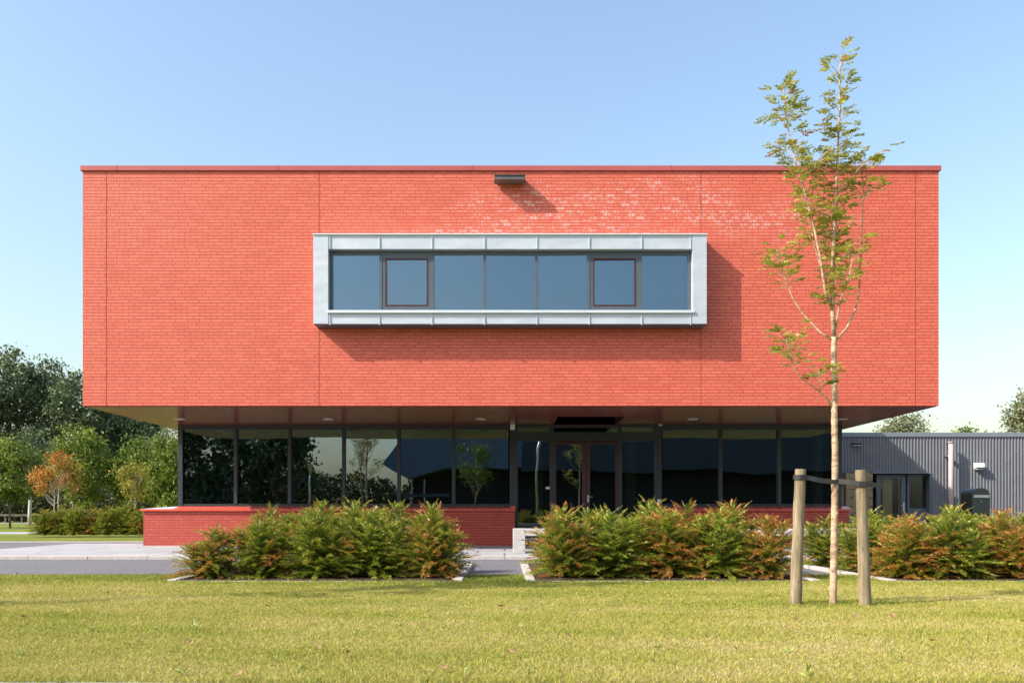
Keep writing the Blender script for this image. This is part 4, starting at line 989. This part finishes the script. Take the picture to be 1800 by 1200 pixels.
# trees over the annex roof
G3 = 'trees showing above the corrugated building roof'
for i, (px, Y, H, r, wh, mat) in enumerate(((1586, 62, 7.55, 1.9, 'rounded crown just right of the soffit edge', 'leaf_silver'), (1552, 66, 6.6, 1.0, 'low crown tucked under the soffit edge', 'leaf_silver'), (1700, 66, 6.9, 1.1, 'small crown above the pale pipe', 'leaf_yellow2'), (1812, 58, 8.5, 1.6, 'tall crown at the right edge of the picture', 'leaf_silver'))):
    mm = M['leaf_silver'] if mat != 'leaf_yellow2' else M['leaf_green']
    tree('roadside_tree', f'grey green tree above the annex roof, {wh}', 'tree', G3, X(px, Y), Y, H, r, 3.4, 90, 110, 0.12, mm, M['bark'], 120 + i, 'oval', 0.36, 0.14)

# ------------------------------------------------------------------ what stands behind the camera and shows in the glass
for i, (x, y, H, r) in enumerate(((-20.5, -15, 10, 3.0), (-16.6, -16, 10.4, 2.8), (-13.6, -14.5, 9.0, 2.3), (-24.5, -16, 10, 3.2))):
    tree('spruce_tree', f'tall dark conifer across the lawn behind the viewer, {ORD[i]} from the lamp post side' , 'tree', 'dark conifers mirrored in the ground floor glass', x, y, H, r, 0.5, 170, 60, 0.17, M['leaf_dark'], M['bark'], 140 + i, 'cone', 0.36, 0.2)
thicket('far_wood', 'distant tree line mirrored in the ground floor glass', -70, 40, -118, -104, 5.0, 8.5, 26000, 0.4, M['leaf_under'], 9)
tree('young_maple', 'young leafy tree behind the viewer mirrored in the glass left of the entrance', 'tree', None, -1.45, -3.4, 4.9, 0.85, 2.0, 36, 70, 0.06, M['leaf_green'], M['youngbark'], 150, 'oval', 0.18, 0.03)
place_young(Vector((-7.4, -5.0, 0)), 1.2, 0.4, 'young tree behind the viewer mirrored in the third ground floor pane')
HB = empty('metal_hall', (8, -22, 0), 'angular grey blue metal clad hall behind the viewer, mirrored in the ground floor glass', 'building')
M['hall'] = plain('grey_blue_hall_cladding', (0.12, 0.155, 0.24), 0.5, 0.0, 0.08, 1)
M['hall_shade'] = plain('shaded_hall_cladding', (0.03, 0.04, 0.06), 0.5)  # hall cladding again, with the shade on its right part put into the colour
hb = MB(); hb.prism([(-8.85, 4.2), (-6.4, 7.6), (1.2, 7.6), (1.2, 3.9), (-4.0, 4.1), (-7.2, 3.3)], 'y', -34, -22); hb.build('upper_body', M['hall'], HB)
bx('shaded_hall_part', M['hall_shade'], HB, 1.2, 24, -34, -22, 3.6, 7.4)  # right part of the same hall, its shade painted in
bx('lower_wall', M['darkhole'], HB, -6.9, 24, -33, -24.5, 0, 4.3)
bx('sign_board', M['frame'], HB, -7.6, -4.2, -23.4, -23.3, 2.0, 2.25)
for xx in (-7.0, -6.0): bx('support', M['steel'], HB, xx, xx + 0.08, -23.5, -23.4, 0, 3.3)
def lamp_post(x, y, H, label, curved):
    r = empty('lamp_post', (x, y, 0), label, 'lamp post'); m = MB()
    pts = [(x, y, 0), (x, y, H * 0.6), (x + (0.04 if curved else 0), y, H * 0.82), (x + (0.25 if curved else 0), y, H)]
    m.tube(pts, [0.07, 0.06, 0.055, 0.045], 12); m.build('pole', M['steel'], r)
    m = MB()
    if curved: m.tube([(x + 0.25, y, H), (x + 0.8, y, H + 0.12)], [0.06, 0.09], 12)
    else: m.tube([(x, y, H - 0.1), (x, y, H + 0.25), (x, y, H + 0.5), (x, y, H + 0.53)], [0.07, 0.12, 0.2, 0.22], 12)
    m.build('lantern', M['steel'], r)
lamp_post(-10.5, -8, 2.75, 'short lamp post with a flared head behind the viewer, mirrored in the glass', False)
lamp_post(1.55, -3.2, 4.6, 'tall bent lamp post behind the viewer, mirrored beside the entrance', True)

# ------------------------------------------------------------------ small things on the lawn
rg = random.Random(12)
def leaf_mesh(seed):
    r = random.Random(seed); m = MB(); s = 0.032; pts = []
    for i in range(10):
        a = 2 * math.pi * i / 10; q = s * (1.0 if i % 2 == 0 else 0.5) * r.uniform(0.8, 1.2)
        pts.append((q * math.cos(a), q * 0.8 * math.sin(a), 0.004 + r.uniform(0, 0.014)))
    c0 = (0, 0, 0.004)
    for i in range(10): m.face([c0, pts[i], pts[(i+1) % 10]])
    me = bpy.data.meshes.new('fallen_leaf'); me.from_pydata(m.v, [], m.f); me.materials.append(M['dryleaf']); return me
LM = [leaf_mesh(i) for i in range(4)]
spots = [(313,1165),(336,1130),(250,1118),(38,1086),(95,1031),(192,1043),(1506,1084),(1568,1082),(1225,1083),(1398,1088),(1470,1096),(838,1025),(1710,1078),(1797,1093),(1385,1104),(640,1052),(730,1100),(470,1068),(560,1088),(880,1066),(1000,1120),(1120,1070),(1290,1140),(1050,1044),(420,1190),(155,1096),(610,1150),(1640,1130),(900,1150),(1255,1048),(1665,1054),(30,1008),(60,1052),(560,1140),(1150,1165),(780,1175)]
for i, (px, py) in enumerate(spots):
    Y = (EYE - 0.02) * F / (py - HZ); o = bpy.data.objects.new('fallen_leaf', LM[i % 4]); COL.objects.link(o)
    o.location = (X(px, Y), Y, rg.uniform(0.022, 0.032)); o.rotation_euler = (rg.uniform(-0.5, 0.5), rg.uniform(-0.5, 0.5), rg.uniform(0, 6.28)); s = rg.uniform(0.5, 1.0); o.scale = (s, s, s)
    tag(o, 'small dry brown fallen leaf lying in the mown grass', 'leaf', 'fallen leaves on the lawn')
def weed(px, py, s, label):
    Y = EYE * F / (py - HZ); x = X(px, Y); m = MB(); r = random.Random(px)
    for k in range(7):
        a = r.uniform(0, 6.28); L = r.uniform(0.04, 0.09) * s; e = r.uniform(0.2, 1.3); d = Vector((math.cos(a) * math.cos(e), math.sin(a) * math.cos(e), math.sin(e)))
        sd = Vector((-math.sin(a), math.cos(a), 0)) * 0.008 * s; b0 = Vector((x, Y, 0.005)); mid = b0 + d * L * 0.6 + Vector((0, 0, 0.01)); tip = b0 + d * L
        m.face([b0, mid + sd, tip]); m.face([b0, tip, mid - sd])
    tag(m.build('weed', M['weed']), label, 'weed', 'weeds in the lawn')
weed(340, 1108, 1.1, 'small broad leaved pale weed in the lawn at the lower left')
for i in range(16):
    weed(rg.randint(20, 1780), rg.randint(1060, 1190), rg.uniform(0.35, 0.6), 'small flat leafy weed among the mown grass blades')
weed(160, 1110, 0.7, 'small flat weed in the lawn near the lower left, left of the tall weed')
weed(1418, 1192, 1.0, 'leafy weed at the bottom edge of the lawn below the stakes')
